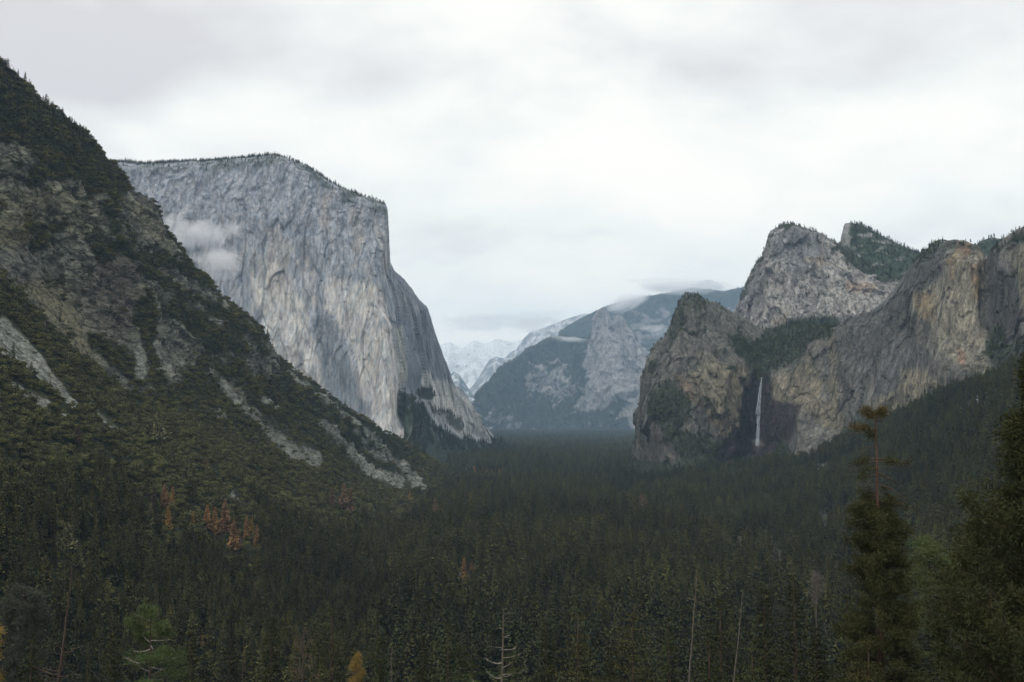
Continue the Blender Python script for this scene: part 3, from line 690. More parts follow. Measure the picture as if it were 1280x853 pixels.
displace(MC, dispM)
wx, wy = warp(MC, 70, 6, 341); P = MC.P0
C = np.tile([0.34, 0.33, 0.315], (len(P), 1))
for poly, c, m, s in (
    ([(955, 318), (962, 290), (990, 278), (1030, 294), (1026, 318), (1005, 345), (985, 340), (970, 325)], (0.19, 0.2, 0.22), 0.8, 7),
    ([(918, 398), (930, 360), (950, 325), (956, 345), (945, 385), (930, 410), (905, 420)], (0.2, 0.205, 0.225), 0.8, 5),
    ([(985, 345), (1010, 345), (1015, 400), (990, 400)], (0.25, 0.25, 0.25), 0.5, 8),
    ([(1008, 318), (1030, 322), (1034, 334), (1014, 332)], (0.44, 0.36, 0.29), 0.7, 4),
    ([(1058, 350), (1078, 355), (1098, 366), (1094, 370), (1070, 366), (1058, 362)], (0.40, 0.30, 0.235), 0.7, 4),
    ([(1060, 385), (1090, 378), (1085, 392), (1062, 396)], (0.42, 0.35, 0.29), 0.6, 5),
    ([(1070, 375), (1130, 352), (1120, 372), (1085, 395), (1068, 408), (1050, 405)], (0.42, 0.41, 0.40), 0.7, 6),
    ([(965, 400), (985, 392), (985, 412), (968, 416)], (0.44, 0.36, 0.28), 0.6, 4),
    ([(1050, 340), (1065, 345), (1070, 352), (1052, 350)], (0.16, 0.17, 0.18), 0.7, 3),
):
    C = lerp(C, c, poly_mask(wx, wy, poly, s) * m)
C = lerp(C, (0.17, 0.18, 0.20), sstep(0.15, 0.5, fbm(scl(P, 20, 20, 90), 4, 351)) * 0.55)
C *= (1 + 0.3 * fbm(scl(P, 10, 10, 40), 3, 353) + 0.35 * MC.t1 + 0.4 * MC.t2)[:, None]
C = lerp(C, (0.10, 0.105, 0.12), np.clip(MC.j1 * 0.8 + MC.j2 * 0.4, 0, 1) * 0.5)  # joints of the tower, crack shade painted in with them
cy0 = MC.py - np.interp(MC.px, *np.array(crestM).T)
gm_ = np.maximum(sstep(16, 4, cy0) * sstep(-0.15, 0.2, fbm(P / 45, 3, 355)), poly_mask(wx, wy, [(960, 412), (990, 400), (1040, 396), (1060, 410), (1040, 440), (900, 440), (920, 412)], 4))
gm_ = np.maximum(gm_, sstep(0.3, 0.45, fbm(scl(P, 40, 40, 14), 3, 357)) * 0.8)
gm_ = np.maximum(gm_, poly_mask(wx, wy, [(1048, 306), (1130, 352), (1110, 356), (1075, 340), (1056, 328)], 3))
C = lerp(C, (0.042, 0.055, 0.035), gm_)
build('pale_tower', MC, C * 0.92, m_dark_rock, label='pale grey rock tower with peach stains behind the waterfall cliffs', cat='cliff', kind='structure')
MC.green = gm_

crestW = [(1030, 330), (1040, 318), (1050, 308), (1053, 300), (1054, 285), (1056, 279), (1064, 278), (1076, 281), (1090, 288), (1104, 296), (1120, 303), (1136, 311), (1150, 315), (1165, 318), (1185, 325), (1210, 318), (1225, 302), (1240, 297), (1255, 300), (1300, 300)]
rowsW = [
    ('z', FLOOR, [(1030, 3300), (1300, 3300)]),
    ('y', [(1030, 400), (1300, 400)], [(1030, 3560), (1060, 3560), (1150, 3500), (1300, 3500)]),
    ('y', [(1030, 345), (1060, 330), (1120, 335), (1300, 350)], [(1030, 3800), (1060, 3720), (1120, 3700), (1300, 3700)]),
    ('c', 4, [(1030, 3900), (1056, 3820), (1100, 3880), (1300, 3900)]),
    ('c', 0, [(1030, 3950), (1056, 3900), (1100, 3960), (1300, 3960)]),
    ('z', FLOOR, [(1030, 4300), (1300, 4400)]),
]
WF = loft(rowsW, crestW, 260, [4, 30, 40, 6, 6], rsmooth=5)
displace(WF, lambda P, L_: fbm(scl(P, 120, 120, 200), 3, 401, ridged=True) * 16 + fbm(scl(P, 30, 30, 50), 3, 411, ridged=True) * 6)
wx, wy = warp(WF, 60, 5, 441); P = WF.P0
gw = np.clip(sstep(-0.45, 0.0, fbm(scl(P, 45, 45, 25), 4, 443)), 0, 1)
gw *= 1 - poly_mask(wx, wy, [(1052, 310), (1053, 278), (1063, 277), (1064, 300), (1060, 312)], 2) * 0.9
C = lerp(np.tile([0.24, 0.24, 0.24], (len(P), 1)), (0.035, 0.052, 0.034), gw)
build('wooded_fin', WF, C, m_dark_rock, label='blunt rock fin thickly wooded on its near side behind the pale tower', cat='cliff', kind='structure')
WF.green = gw

# ---------------- spire wall in the middle distance
crestS = [(560, 560), (585, 540), (592, 500), (597, 492), (606, 482), (618, 466), (630, 455), (640, 449), (650, 444), (656, 438), (664, 434), (676, 428), (690, 422), (705, 420), (722, 422), (734, 424), (738, 412), (742, 398), (748, 389), (755, 384), (760, 390), (764, 403), (768, 400), (773, 392), (779, 398), (783, 406), (790, 414), (796, 424), (804, 434), (815, 440), (840, 450), (870, 470)]
rowsS = [
    ('z', FLOOR - 30, [(560, 9359), (700, 9558), (870, 9159)]),
    ('y', [(560, 562), (600, 556), (640, 550), (700, 549), (780, 549), (870, 560)], [(560, 10255), (600, 10354), (700, 10752), (780, 10354), (870, 9957)]),
    ('y', [(560, 561), (600, 530), (640, 520), (700, 515), (740, 505), (780, 500), (800, 505), (870, 520)], [(560, 10554), (600, 10654), (660, 11151), (700, 11251), (740, 10952), (780, 10752), (800, 10713), (870, 10354)]),
    ('y', [(560, 560.5), (600, 505), (640, 485), (700, 470), (740, 450), (765, 440), (800, 470), (870, 490)], [(560, 10752), (600, 10854), (660, 11550), (700, 11748), (735, 11550), (750, 11251), (770, 11151), (790, 11350), (870, 10752)]),
    ('c', 3, [(560, 10854), (600, 11052), (660, 11848), (700, 12147), (735, 11948), (742, 11451), (760, 11350), (785, 11510), (870, 11151)]),
    ('c', 0, [(560, 10952), (600, 11151), (660, 12048), (700, 12345), (735, 12147), (742, 11550), (760, 11429), (785, 11610), (870, 11350)]),
    ('z', FLOOR, [(560, 12545), (700, 13938), (870, 12943)]),
]
SP = loft(rowsS, crestS, 520, [4, 46, 60, 60, 4, 6], rsmooth=5)
displace(SP, lambda P, L_: blocks(P, 190, 420, 535, 0.4, 0.8)[0] * 60 + blocks(P, 70, 120, 536, 0.4, 0.8)[0] * 26 + (1 - 0.75 * sstep(0.62, 0.9, L_.row)) * (fbm(scl(P, 340, 340, 950), 3, 501, ridged=True) * 66 + fbm(scl(P, 105, 105, 270), 3, 511, ridged=True) * 25 + fbm(scl(P, 35, 35, 80), 2, 521, ridged=True) * 5) * (0.2 + 0.8 * sstep(0.05, 0.3, L_.row)))
wx, wy = warp(SP, 110, 5, 541); P = SP.P0
C = np.tile([0.25, 0.25, 0.26], (len(P), 1))
rk = np.clip(poly_mask(wx, wy, [(736, 425), (742, 392), (752, 382), (780, 390), (800, 430), (815, 440), (806, 480), (790, 500), (765, 505), (735, 515), (715, 515), (735, 480)], 4) * 0.95
             + poly_mask(wx, wy, [(660, 455), (700, 450), (725, 470), (720, 490), (690, 505), (665, 500), (650, 480)], 8) * 0.55
             + poly_mask(wx, wy, [(600, 505), (640, 520), (655, 535), (600, 540)], 6) * 0.4
             + poly_mask(wx, wy, [(780, 490), (830, 480), (830, 545), (785, 535)], 6) * 0.8, 0, 1)
C = lerp(C, (0.42, 0.41, 0.41), sstep(0.05, 0.4, fbm(scl(P, 110, 110, 170), 4, 543)) * 0.8)
C = lerp(C, np.array([[0.36, 0.345, 0.36]]) * (1 + 0.7 * fbm(scl(P, 26, 26, 260), 3, 547))[:, None], poly_mask(SP.px, SP.py, [(738, 430), (743, 396), (752, 382), (762, 396), (772, 390), (786, 408), (808, 440), (800, 490), (770, 500), (745, 500), (738, 460)], 3) * 0.8)
tr = sstep(0.0, 0.25, fbm(scl(P, 90, 90, 60), 4, 545) + 0.5 - 0.85 * rk)
bright = np.zeros(len(P))
for pl, w in (([(800, 437), (806, 455), (800, 470), (794, 490)], 1.8), ([(765, 455), (790, 450), (785, 475)], 1.5), ([(692, 462), (700, 470), (712, 480)], 2.2), ([(772, 525), (780, 518), (790, 512)], 2.5), ([(700, 500), (725, 488), (690, 515)], 1.2), ([(675, 485), (688, 492)], 3)):
    bright = np.maximum(bright, line_mask(wx, wy, pl, w, soft=1.5))
C = lerp(C, (0.035, 0.055, 0.04), tr * 0.95)
C = lerp(C, (0.5, 0.47, 0.45), bright * 0.8)
build('spire_wall', SP, C * 0.75, m_far, label='hazy blue ridge with a twin pointed spire in mid valley', cat='mountain', kind='structure')
SP.green = tr

# ---------------- long wall behind the spire, running right under the cloud
crestB = [(690, 440), (700, 414), (715, 404), (730, 396), (745, 389), (760, 382), (775, 377), (790, 374), (805, 371), (820, 369), (835, 366), (850, 362), (865, 360), (885, 362), (905, 364), (920, 361), (935, 357), (950, 354), (980, 352), (1010, 352)]
rowsB = [
    ('z', FLOOR, [(690, 13341), (1010, 12545)]),
    ('y', [(690, 500), (1010, 500)], [(690, 13938), (1010, 13341)]),
    ('y', [(690, 445), (800, 430), (1010, 420)], [(690, 14536), (800, 14138), (1010, 13938)]),
    ('c', 5, [(690, 14934), (800, 14634), (1010, 14536)]),
    ('c', 0, [(690, 15234), (800, 14934), (1010, 14835)]),
    ('z', FLOOR, [(690, 17124), (1010, 17124)]),
]
BW = loft(rowsB, crestB, 330, [4, 40, 44, 5, 5], rsmooth=8)
displace(BW, lambda P, L_: fbm(scl(P, 300, 300, 700), 3, 601, ridged=True) * 60 + fbm(scl(P, 80, 80, 160), 3, 611, ridged=True) * 20)
wx, wy = warp(BW, 120, 5, 641); P = BW.P0
C = np.tile([0.24, 0.24, 0.25], (len(P), 1))
C = lerp(C, (0.38, 0.37, 0.37), sstep(0.1, 0.5, fbm(scl(P, 90, 90, 260), 4, 643)) * 0.8)
C = lerp(C, (0.045, 0.06, 0.05), sstep(0.0, 0.3, fbm(scl(P, 130, 130, 90), 3, 645) + 0.16 + 0.5 * sstep(770, 740, BW.px) + sstep(30, 0, BW.py - np.interp(BW.px, *np.array(crestB).T)) * 0.6))
build('long_wall', BW, C * 0.7, m_far, label='long blue wall behind the twin spire under the cloud', cat='mountain', kind='structure')
BW.green = sstep(0, 14, -(BW.py - np.interp(BW.px, *np.array(crestB).T)) + 8)

# ---------------- far snowy mountains and a pale dome
def far_mountain(name, crest, R0, R1, label, seed, snow=0.5, rock=(0.2, 0.21, 0.24), amp=70, cat='mountain', ns=(4, 60, 40, 4)):
    rows = [('z', FLOOR, R0 - 900), ('z', FLOOR + 40, R0 - 500), ('y', [(0, 500), (1280, 500)], R0), ('c', 0, R1), ('z', FLOOR, R1 + 1200)]
    rows = [(k, t, [(0, r), (1280, r)]) for k, t, r in rows]
    L_ = loft(rows, crest, 260, ns, rsmooth=8); P_0 = L_.P0
    displace(L_, lambda P, q: fbm(scl(P, 420, 420, 700), 4, seed, ridged=True) * amp + fbm(scl(P, 100, 100, 130), 3, seed + 9, ridged=True) * amp * 0.3)
    P = L_.P0
    sn = sstep(-0.1, 0.5, fbm(scl(P, 160, 160, 420), 4, seed + 20, ridged=True) * 0.8 + snow - 0.5 + (L_.slope - 0.4) * 0.4)
    C = lerp(np.tile(rock, (len(P), 1)), (0.8, 0.82, 0.85), sn)
    tr_ = sstep(430, 500, L_.py) * sstep(-0.2, 0.2, fbm(P / 200, 3, seed + 30)) * 0.7
    C = lerp(C, (0.05, 0.07, 0.07), tr_)
    build(name, L_, C, m_far, label=label, cat=cat, kind='structure')
    return L_


far_mountain('snowy_ridge', [(560, 520), (575, 505), (583, 492), (594, 478), (604, 462), (612, 450), (620, 446), (630, 448), (636, 442), (646, 436), (654, 424), (662, 416), (676, 411), (690, 406), (705, 400), (730, 392), (780, 400)], 17000, 18500, 'pale snow streaked ridge fading into cloud beyond the wooded ridge', 701, 0.02, amp=45)
far_mountain('blue_knob', [(535, 520), (550, 488), (560, 470), (568, 465), (574, 468), (579, 476), (586, 486), (600, 505), (615, 530)], 14500, 15200, 'small blue wooded knob just right of the granite wall', 731, 0.1, rock=(0.1, 0.12, 0.14), amp=40, cat='hill')
far_mountain('snow_mountain', [(480, 440), (520, 436), (548, 432), (562, 428), (578, 436), (592, 426), (606, 430), (620, 424), (640, 428), (670, 420), (700, 430), (760, 440)], 19500, 21000, 'snow covered mountain nearly lost in cloud at the valley head', 761, 0.62)
far_mountain('pale_dome', [(830, 380), (850, 366), (862, 358), (872, 352), (884, 349.5), (894, 352), (904, 358), (918, 368), (940, 380)], 18500, 19500, 'smooth pale dome peeping over the long wall', 791, 0.62, rock=(0.35, 0.34, 0.35), amp=14, cat='dome')

# ---------------- wooded talus slope on the right
crestR = [(740, 640), (770, 618), (790, 604), (830, 596), (870, 593), (905, 592), (930, 590), (955, 580), (985, 578), (1010, 578), (1040, 562), (1070, 548), (1100, 535), (1130, 520), (1160, 508), (1190, 496), (1225, 485), (1260, 468), (1300, 450), (1360, 420), (1450, 380), (1600, 330)]
rowsR = [
    ('z', FLOOR - 50, [(740, 2100), (800, 1750), (1000, 1250), (1150, 700), (1280, 380), (1600, 250)]),
    ('y', [(740, 650), (800, 632), (900, 650), (1000, 680), (1100, 720), (1200, 800), (1280, 860), (1600, 900)], [(740, 2250), (800, 1950), (900, 1720), (1000, 1420), (1100, 1120), (1200, 800), (1280, 560), (1600, 400)]),
    ('y', [(740, 645), (800, 615), (900, 618), (1000, 620), (1100, 620), (1200, 620), (1280, 620), (1600, 620)], [(740, 2400), (800, 2300), (900, 2120), (1000, 1900), (1100, 1640), (1200, 1330), (1280, 1080), (1600, 800)]),
    ('c', 6, [(740, 2500), (800, 2520), (900, 2400), (1000, 2330), (1100, 2200), (1200, 1880), (1280, 1690), (1600, 1400)]),
    ('c', 0, [(740, 2600), (800, 2600), (900, 2460), (1000, 2400), (1100, 2290), (1200, 1960), (1280, 1770), (1600, 1480)]),
    ('y', [(740, 660), (800, 615), (1000, 595), (1100, 550), (1200, 505), (1280, 475), (1600, 340)], [(740, 2700), (800, 2800), (900, 2700), (1000, 2600), (1100, 2450), (1200, 2200), (1280, 1950), (1600, 1650)]),
    ('z', FLOOR, [(740, 2900), (1000, 2800), (1280, 2200), (1600, 2000)]),
]
RS = loft(rowsR, crestR, 420, [6, 90, 70, 6, 6, 6], rsmooth=20)
displace(RS, lambda P, L_: fbm(P / 160, 3, 801) * 14 * sstep(0.02, 0.15, L_.row) + fbm(P / 30, 3, 811) * 2.5)
P = RS.P0
wx, wy = warp(RS, 50, 5, 841)
C = np.tile([0.035, 0.042, 0.028], (len(P), 1)) * (1 + 0.3 * fbm(P / 30, 3, 843))[:, None]
sc2 = np.maximum(line_mask(wx, wy, [(1226, 497), (1212, 508), (1200, 520)], 3, 5, 2), line_mask(wx, wy, [(1180, 520), (1190, 527)], 4, 3, 2) * 0.7)
sc2 = np.maximum(sc2, line_mask(wx, wy, [(1020, 590), (1035, 582)], 4, 4, 3) * 0.8)
C = lerp(C, (0.19, 0.185, 0.21), sc2)
build('right_slope', RS, C, m_soil, label='forested talus slope climbing to the cliffs on the right', cat='hillside', kind='structure')
RS.open = sc2
# ------------------------------------------------------------------ plants
def leaf_material(name, col, var=0.35, tinted=False, rough=0.75, trans=0.25, grain=1.2):
    m, nt, b = mat_base(name); L = nt.links
    oi = N(nt, 'ShaderNodeObjectInfo'); tcd = N(nt, 'ShaderNodeTexCoord')
    nz = N(nt, 'ShaderNodeTexNoise'); nz.inputs['Scale'].default_value = grain; nz.inputs['Detail'].default_value = 2; L.new(tcd.outputs['Object'], nz.inputs[0])
    mr = N(nt, 'ShaderNodeMapRange'); mr.inputs['From Min'].default_value = 0.3; mr.inputs['From Max'].default_value = 0.7; mr.inputs['To Min'].default_value = 0.85; mr.inputs['To Max'].default_value = 1.15; L.new(nz.outputs['Fac'], mr.inputs[0])
    rr_ = N(nt, 'ShaderNodeMapRange'); rr_.inputs['To Min'].default_value = 1 - var; rr_.inputs['To Max'].default_value = 1 + var; L.new(oi.outputs['Random'], rr_.inputs[0])
    k = N(nt, 'ShaderNodeMath', operation='MULTIPLY'); L.new(mr.outputs[0], k.inputs[0]); L.new(rr_.outputs[0], k.inputs[1])
    sc = N(nt, 'ShaderNodeVectorMath', operation='SCALE'); L.new(k.outputs[0], sc.inputs['Scale'])
    if tinted:
        at = N(nt, 'ShaderNodeAttribute', attribute_name='tint'); at.attribute_type = 'INSTANCER'; L.new(at.outputs['Color'], sc.inputs[0])
    else:
        sc.inputs[0].default_value = col
    L.new(sc.outputs[0], b.inputs['Base Color'])
    b.inputs['Roughness'].default_value = rough; b.inputs['Specular IOR Level'].default_value = 0.15
    return m


def bark_material(name, col, col2=None, rough=0.9):
    m, nt, b = mat_base(name); L = nt.links
    tcd = N(nt, 'ShaderNodeTexCoord'); mp_ = N(nt, 'ShaderNodeMapping'); mp_.inputs['Scale'].default_value = (5, 5, 0.8); L.new(tcd.outputs['Object'], mp_.inputs[0])
    nz = N(nt, 'ShaderNodeTexNoise'); nz.inputs['Scale'].default_value = 1.2; nz.inputs['Detail'].default_value = 4; L.new(mp_.outputs[0], nz.inputs[0])
    r = N(nt, 'ShaderNodeValToRGB'); L.new(nz.outputs['Fac'], r.inputs[0])
    c2 = col2 or tuple(c * 0.45 for c in col)
    r.color_ramp.elements[0].position = 0.35; r.color_ramp.elements[0].color = (*c2, 1); r.color_ramp.elements[1].position = 0.65; r.color_ramp.elements[1].color = (*col, 1)
    L.new(r.outputs[0], b.inputs['Base Color']); b.inputs['Roughness'].default_value = rough; b.inputs['Specular IOR Level'].default_value = 0.2
    bp = N(nt, 'ShaderNodeBump'); bp.inputs['Strength'].default_value = 0.6; bp.inputs['Distance'].default_value = 0.1; L.new(nz.outputs['Fac'], bp.inputs['Height']); L.new(bp.outputs[0], b.inputs['Normal'])
    return m


def unit(v): return v / (np.linalg.norm(v, axis=-1, keepdims=True) + 1e-9)


class Soup:
    """gathers tubes and needle or leaf faces of one part"""
    def __init__(s): s.V = []; s.T = []; s.Q = []; s.n = 0
    def tris(s, A, B, C_):
        n = len(A); V = np.stack([A, B, C_], 1).reshape(-1, 3); s.V.append(V); s.T.append(s.n + np.arange(3 * n).reshape(n, 3)); s.n += 3 * n
    def quads(s, A, B, C_, D):
        n = len(A); V = np.stack([A, B, C_, D], 1).reshape(-1, 3); s.V.append(V); s.Q.append(s.n + np.arange(4 * n).reshape(n, 4)); s.n += 4 * n
    def tube(s, pts, rad, k=6):
        pts = np.asarray(pts, float); rad = np.asarray(rad, float); n = len(pts)
        t = unit(np.gradient(pts, axis=0)); ref = np.array([0, 0, 1.0]) if abs(t[0, 2]) < 0.9 else np.array([1.0, 0, 0])
        a = unit(np.cross(t, ref)); b = np.cross(t, a); ph = np.arange(k) * 2 * math.pi / k
        V = pts[:, None] + rad[:, None, None] * (np.cos(ph)[None, :, None] * a[:, None] + np.sin(ph)[None, :, None] * b[:, None])
        i = np.arange(n * k).reshape(n, k); q = np.stack([i[:-1], np.roll(i[:-1], -1, 1), np.roll(i[1:], -1, 1), i[1:]], -1).reshape(-1, 4)
        s.V.append(V.reshape(-1, 3)); s.Q.append(s.n + q); s.n += n * k
    def mesh(s, name, mat, smooth=False):
        F = []
        if s.Q: F.append(np.concatenate(s.Q))
        if s.T: F.append(np.concatenate(s.T))
        return new_mesh(name, np.concatenate(s.V), F, [mat] if mat else [], smooth=smooth)


def needles(S, P, D, length, width, r, droop=0.0):
    """a flat needle spray per point P: a kite pointing roughly along D"""
    n = len(P); d = unit(unit(D) + r.normal(size=(n, 3)) * 0.45 + np.array([0, 0, -droop])); sd = unit(np.cross(d, r.normal(size=(n, 3))))
    L_ = (length * r.uniform(0.6, 1.3, n))[:, None]; w = (width * r.uniform(0.6, 1.3, n))[:, None]
    S.quads(P, P + d * L_ * 0.45 + sd * w, P + d * L_, P + d * L_ * 0.45 - sd * w)


def conifer_soup(r, S, Tn, whorls=16, per=6, sprays=5, width=0.17, base=0.12, taper=0.8, ragged=0.25, spray=0.11, droop=0.25, lean=0.0, trunk_r=0.013, gap=0.0, wk=0.5):
    """one conifer of height 1"""
    z = np.linspace(0, 1, 9); bend = lean * z ** 2
    Tn.tube(np.stack([bend, 0 * z, z], -1), trunk_r * (1 - z) ** 0.8 + 0.0012, 5)
    Ps, Ds, Ls = [], [], []
    for i in range(whorls):
        t = (i + 0.5) / whorls; zz = base + (1 - base) * (t + r.normal() * 0.2 / whorls); R = width * (1 - t) ** taper * (0.55 + 0.45 * min(1, t / 0.12)) + 0.008
        if r.random() < gap: continue
        for j in range(per):
            az_ = r.uniform(0, 2 * math.pi); Rb = R * (1 + r.normal() * ragged)
            if Rb < 0.004: continue
            d = np.array([math.cos(az_), math.sin(az_), 0.15 + 0.25 * t - droop * 0.5])
            u = r.uniform(0.12, 1, sprays) ** 0.8
            p = np.array([lean * zz ** 2, 0, zz])[None] + d[None] * (u * Rb)[:, None]; p[:, 2] -= droop * Rb * u ** 2
            side = np.array([-math.sin(az_), math.cos(az_), 0])
            Ps.append(p + side[None] * (r.normal(size=sprays) * Rb * 0.22)[:, None]); Ds.append(np.tile(d, (sprays, 1)) + side[None] * (r.normal(size=sprays) * 0.7)[:, None]); Ls.append(np.full(sprays, spray * (0.45 + 0.75 * (1 - t))))
    Ps, Ds, Ls = np.concatenate(Ps), np.concatenate(Ds), np.concatenate(Ls)
    needles(S, Ps, Ds, Ls, Ls * wk, r, droop)
    # leader
    q = np.linspace(0.93, 0.995, 14); needles(S, np.stack([lean * q ** 2, 0 * q, q], -1), np.tile([0, 0, 1.0], (14, 1)) + r.normal(size=(14, 3)) * 0.5, spray * 0.45, spray * wk * 0.3, r)


def crown_soup(r, S, Tn, lobes=14, leaves=420, size=0.09, flat=0.8, trunk=True):
    """a rounded broadleaf or brush crown of height 1, radius about 0.5"""
    if trunk:
        for k in range(4):
            a = r.uniform(0, 6.28); e = np.array([math.cos(a) * 0.22, math.sin(a) * 0.22, 0.62]); q = np.linspace(0, 1, 5)[:, None]
            Tn.tube(q * e[None] + np.array([0, 0, 0.06])[None] * np.sin(q * 3.1), 0.03 * (1 - q[:, 0]) + 0.006, 4)
    c = r.normal(size=(lobes, 3)); c = unit(c) * r.uniform(0.1, 0.32, lobes)[:, None]; c[:, 2] = np.abs(c[:, 2]) * flat + 0.42; rad = r.uniform(0.12, 0.24, lobes)
    k = r.integers(0, lobes, leaves); n = unit(r.normal(size=(leaves, 3))); n[:, 2] = np.where(n[:, 2] < -0.3, -n[:, 2] * 0.5, n[:, 2]); n = unit(n)
    p = c[k] + n * (rad[k] * r.uniform(0.75, 1.05, leaves))[:, None]; p[:, 2] = np.maximum(p[:, 2], 0.03)
    nn_ = unit(n + r.normal(size=(leaves, 3)) * 0.55); a = unit(np.cross(nn_, r.normal(size=(leaves, 3)))); b = np.cross(nn_, a); s = (size * r.uniform(0.5, 1.2, leaves))[:, None] * 0.5
    S.quads(p - a * s, p - b * s * 0.7, p + a * s, p + b * s * 0.7)


m_stuff_leaf = leaf_material('forest_foliage', None, 0.28, tinted=True, grain=3.0)
m_bark = bark_material('brown_bark', (0.10, 0.07, 0.05))
m_greybark = bark_material('bare_grey_wood', (0.15, 0.125, 0.105), (0.07, 0.06, 0.05))


def proto(name, fn, leaf, bark, seed, **k):
    r = np.random.default_rng(seed); S, Tn = Soup(), Soup(); fn(r, S, Tn, **k)
    return S, Tn


def soft_normals(me, V, centre=None):
    """sprays shade as the rounded mass they belong to"""
    if centre is None: n = V * np.array([1, 1, 0.0]); n = unit(n); n[:, 2] = 0.75
    else: n = V - np.array([0, 0, centre])
    n = unit(n); me.polygons.foreach_set('use_smooth', np.ones(len(me.polygons), bool)); me.normals_split_custom_set_from_vertices(n.tolist())


def joined_proto(name, fn, seed, **k):
    S, Tn = proto(name, fn, None, None, seed, **k)
    nt_ = sum(len(q) for q in Tn.Q)
    V = np.concatenate(Tn.V + S.V); Q = np.concatenate(Tn.Q + [q + Tn.n for q in S.Q])
    me = new_mesh(name, V, Q, [m_bark, m_stuff_leaf], smooth=False)
    mi = np.ones(len(Q), np.int32); mi[:nt_] = 0; me.polygons.foreach_set('material_index', mi)
    soft_normals(me, V, 0.35 if fn is crown_soup else None)
    return bpy.data.objects.new(name, me)          # a model for the scatter, never placed in the scene itself


def scatter(name, P, rotz, scale, tint, protos, idx, **tags):
    """one object: many plants of a stand nobody could count"""
    me = bpy.data.meshes.new(name); me.vertices.add(len(P)); me.vertices.foreach_set('co', np.ascontiguousarray(P, np.float32).ravel())
    for nm, ty, dat in (('rotz', 'FLOAT_VECTOR', np.stack([0 * rotz, 0 * rotz, rotz], -1)), ('size', 'FLOAT_VECTOR', scale), ('pick', 'INT', idx)):
        a = me.attributes.new(nm, ty, 'POINT'); a.data.foreach_set('vector' if ty == 'FLOAT_VECTOR' else 'value', np.ascontiguousarray(dat, np.int32 if ty == 'INT' else np.float32).ravel())
    a = me.attributes.new('tint', 'FLOAT_COLOR', 'POINT'); c4 = np.ones((len(P), 4), np.float32); c4[:, :3] = tint; a.data.foreach_set('color', c4.ravel())
    o = obj(name, me)
    ng = bpy.data.node_groups.new(name + '_plants', 'GeometryNodeTree')
    ng.interface.new_socket('Geometry', in_out='INPUT', socket_type='NodeSocketGeometry'); ng.interface.new_socket('Geometry', in_out='OUTPUT', socket_type='NodeSocketGeometry')
    gi, go = ng.nodes.new('NodeGroupInput'), ng.nodes.new('NodeGroupOutput')
    join = ng.nodes.new('GeometryNodeJoinGeometry')
    def named(nm, ty):
        n = ng.nodes.new('GeometryNodeInputNamedAttribute'); n.data_type = ty; n.inputs['Name'].default_value = nm; return n
    rz, sz, pk = named('rotz', 'FLOAT_VECTOR'), named('size', 'FLOAT_VECTOR'), named('pick', 'INT')
    for k, p in enumerate(protos):
        info = ng.nodes.new('GeometryNodeObjectInfo'); info.inputs['Object'].default_value = p; info.inputs['As Instance'].default_value = True
        iop = ng.nodes.new('GeometryNodeInstanceOnPoints'); cmp_ = ng.nodes.new('FunctionNodeCompare'); cmp_.data_type = 'INT'; cmp_.operation = 'EQUAL'
        ng.links.new(pk.outputs['Attribute'], cmp_.inputs[2]); cmp_.inputs[3].default_value = k
        ng.links.new(gi.outputs[0], iop.inputs['Points']); ng.links.new(cmp_.outputs[0], iop.inputs['Selection']); ng.links.new(info.outputs['Geometry'], iop.inputs['Instance'])
        ng.links.new(rz.outputs['Attribute'], iop.inputs['Rotation']); ng.links.new(sz.outputs['Attribute'], iop.inputs['Scale'])
        ng.links.new(iop.outputs[0], join.inputs[0])
    ng.links.new(join.outputs[0], go.inputs[0])
    mod = o.modifiers.new('plants', 'NODES'); mod.node_group = ng
    tag(o, kind='stuff', **tags)
    return o
# ------------------------------------------------------------------ where the trees and brush grow
def sample(L_, dens, spacing, r, maxrow=1.0, margin=60):
    """random places on a landform; dens 0..1 per vertex, spacing metres between plants"""
    nr, nc = L_.shape; G = L_.G
    A = G[:-1, :-1]; B = G[:-1, 1:]; D = G[1:, :-1]; E = G[1:, 1:]
    ar = np.linalg.norm(np.cross(B - A, D - A), axis=-1).ravel()
    # plants stand upright: their number follows the plan area a little more than the face area
    d = dens.reshape(nr, nc)[:-1, :-1].ravel(); row = L_.row.reshape(nr, nc)[:-1, :-1].ravel()
    px = L_.px.reshape(nr, nc)[:-1, :-1].ravel(); sp = spacing if np.isscalar(spacing) else spacing.reshape(nr, nc)[:-1, :-1].ravel()
    w = ar * d / sp ** 2 * (row <= maxrow) * (px > -margin) * (px < 1280 + margin)
    n = r.poisson(w); i = np.repeat(np.arange(len(w)), n); u, v = r.random((2, len(i), 1))
    A, B, D, E = (q.reshape(-1, 3)[i] for q in (A, B, D, E))
    return (A * (1 - u) + B * u) * (1 - v) + (D * (1 - u) + E * u) * v


r1 = np.random.default_rng(11)
PR = [joined_proto('fir_model', conifer_soup, 1, whorls=26, per=8, sprays=5, width=0.115, spray=0.055, wk=0.3, droop=0.4),
      joined_proto('fir_model', conifer_soup, 2, whorls=26, per=8, sprays=4, width=0.10, taper=0.75, spray=0.055, lean=0.02, wk=0.3, droop=0.4),
      joined_proto('pine_model', conifer_soup, 3, whorls=20, per=8, sprays=5, width=0.13, base=0.3, taper=0.5, ragged=0.35, spray=0.06, droop=0.05, gap=0.1, wk=0.35),
      joined_proto('pine_model', conifer_soup, 4, whorls=19, per=8, sprays=5, width=0.135, base=0.25, taper=0.65, ragged=0.4, spray=0.06, droop=0.1, lean=-0.03, wk=0.35),
      joined_proto('fir_model', conifer_soup, 5, whorls=26, per=7, sprays=4, width=0.08, taper=0.7, ragged=0.3, spray=0.05, wk=0.3, droop=0.4)]
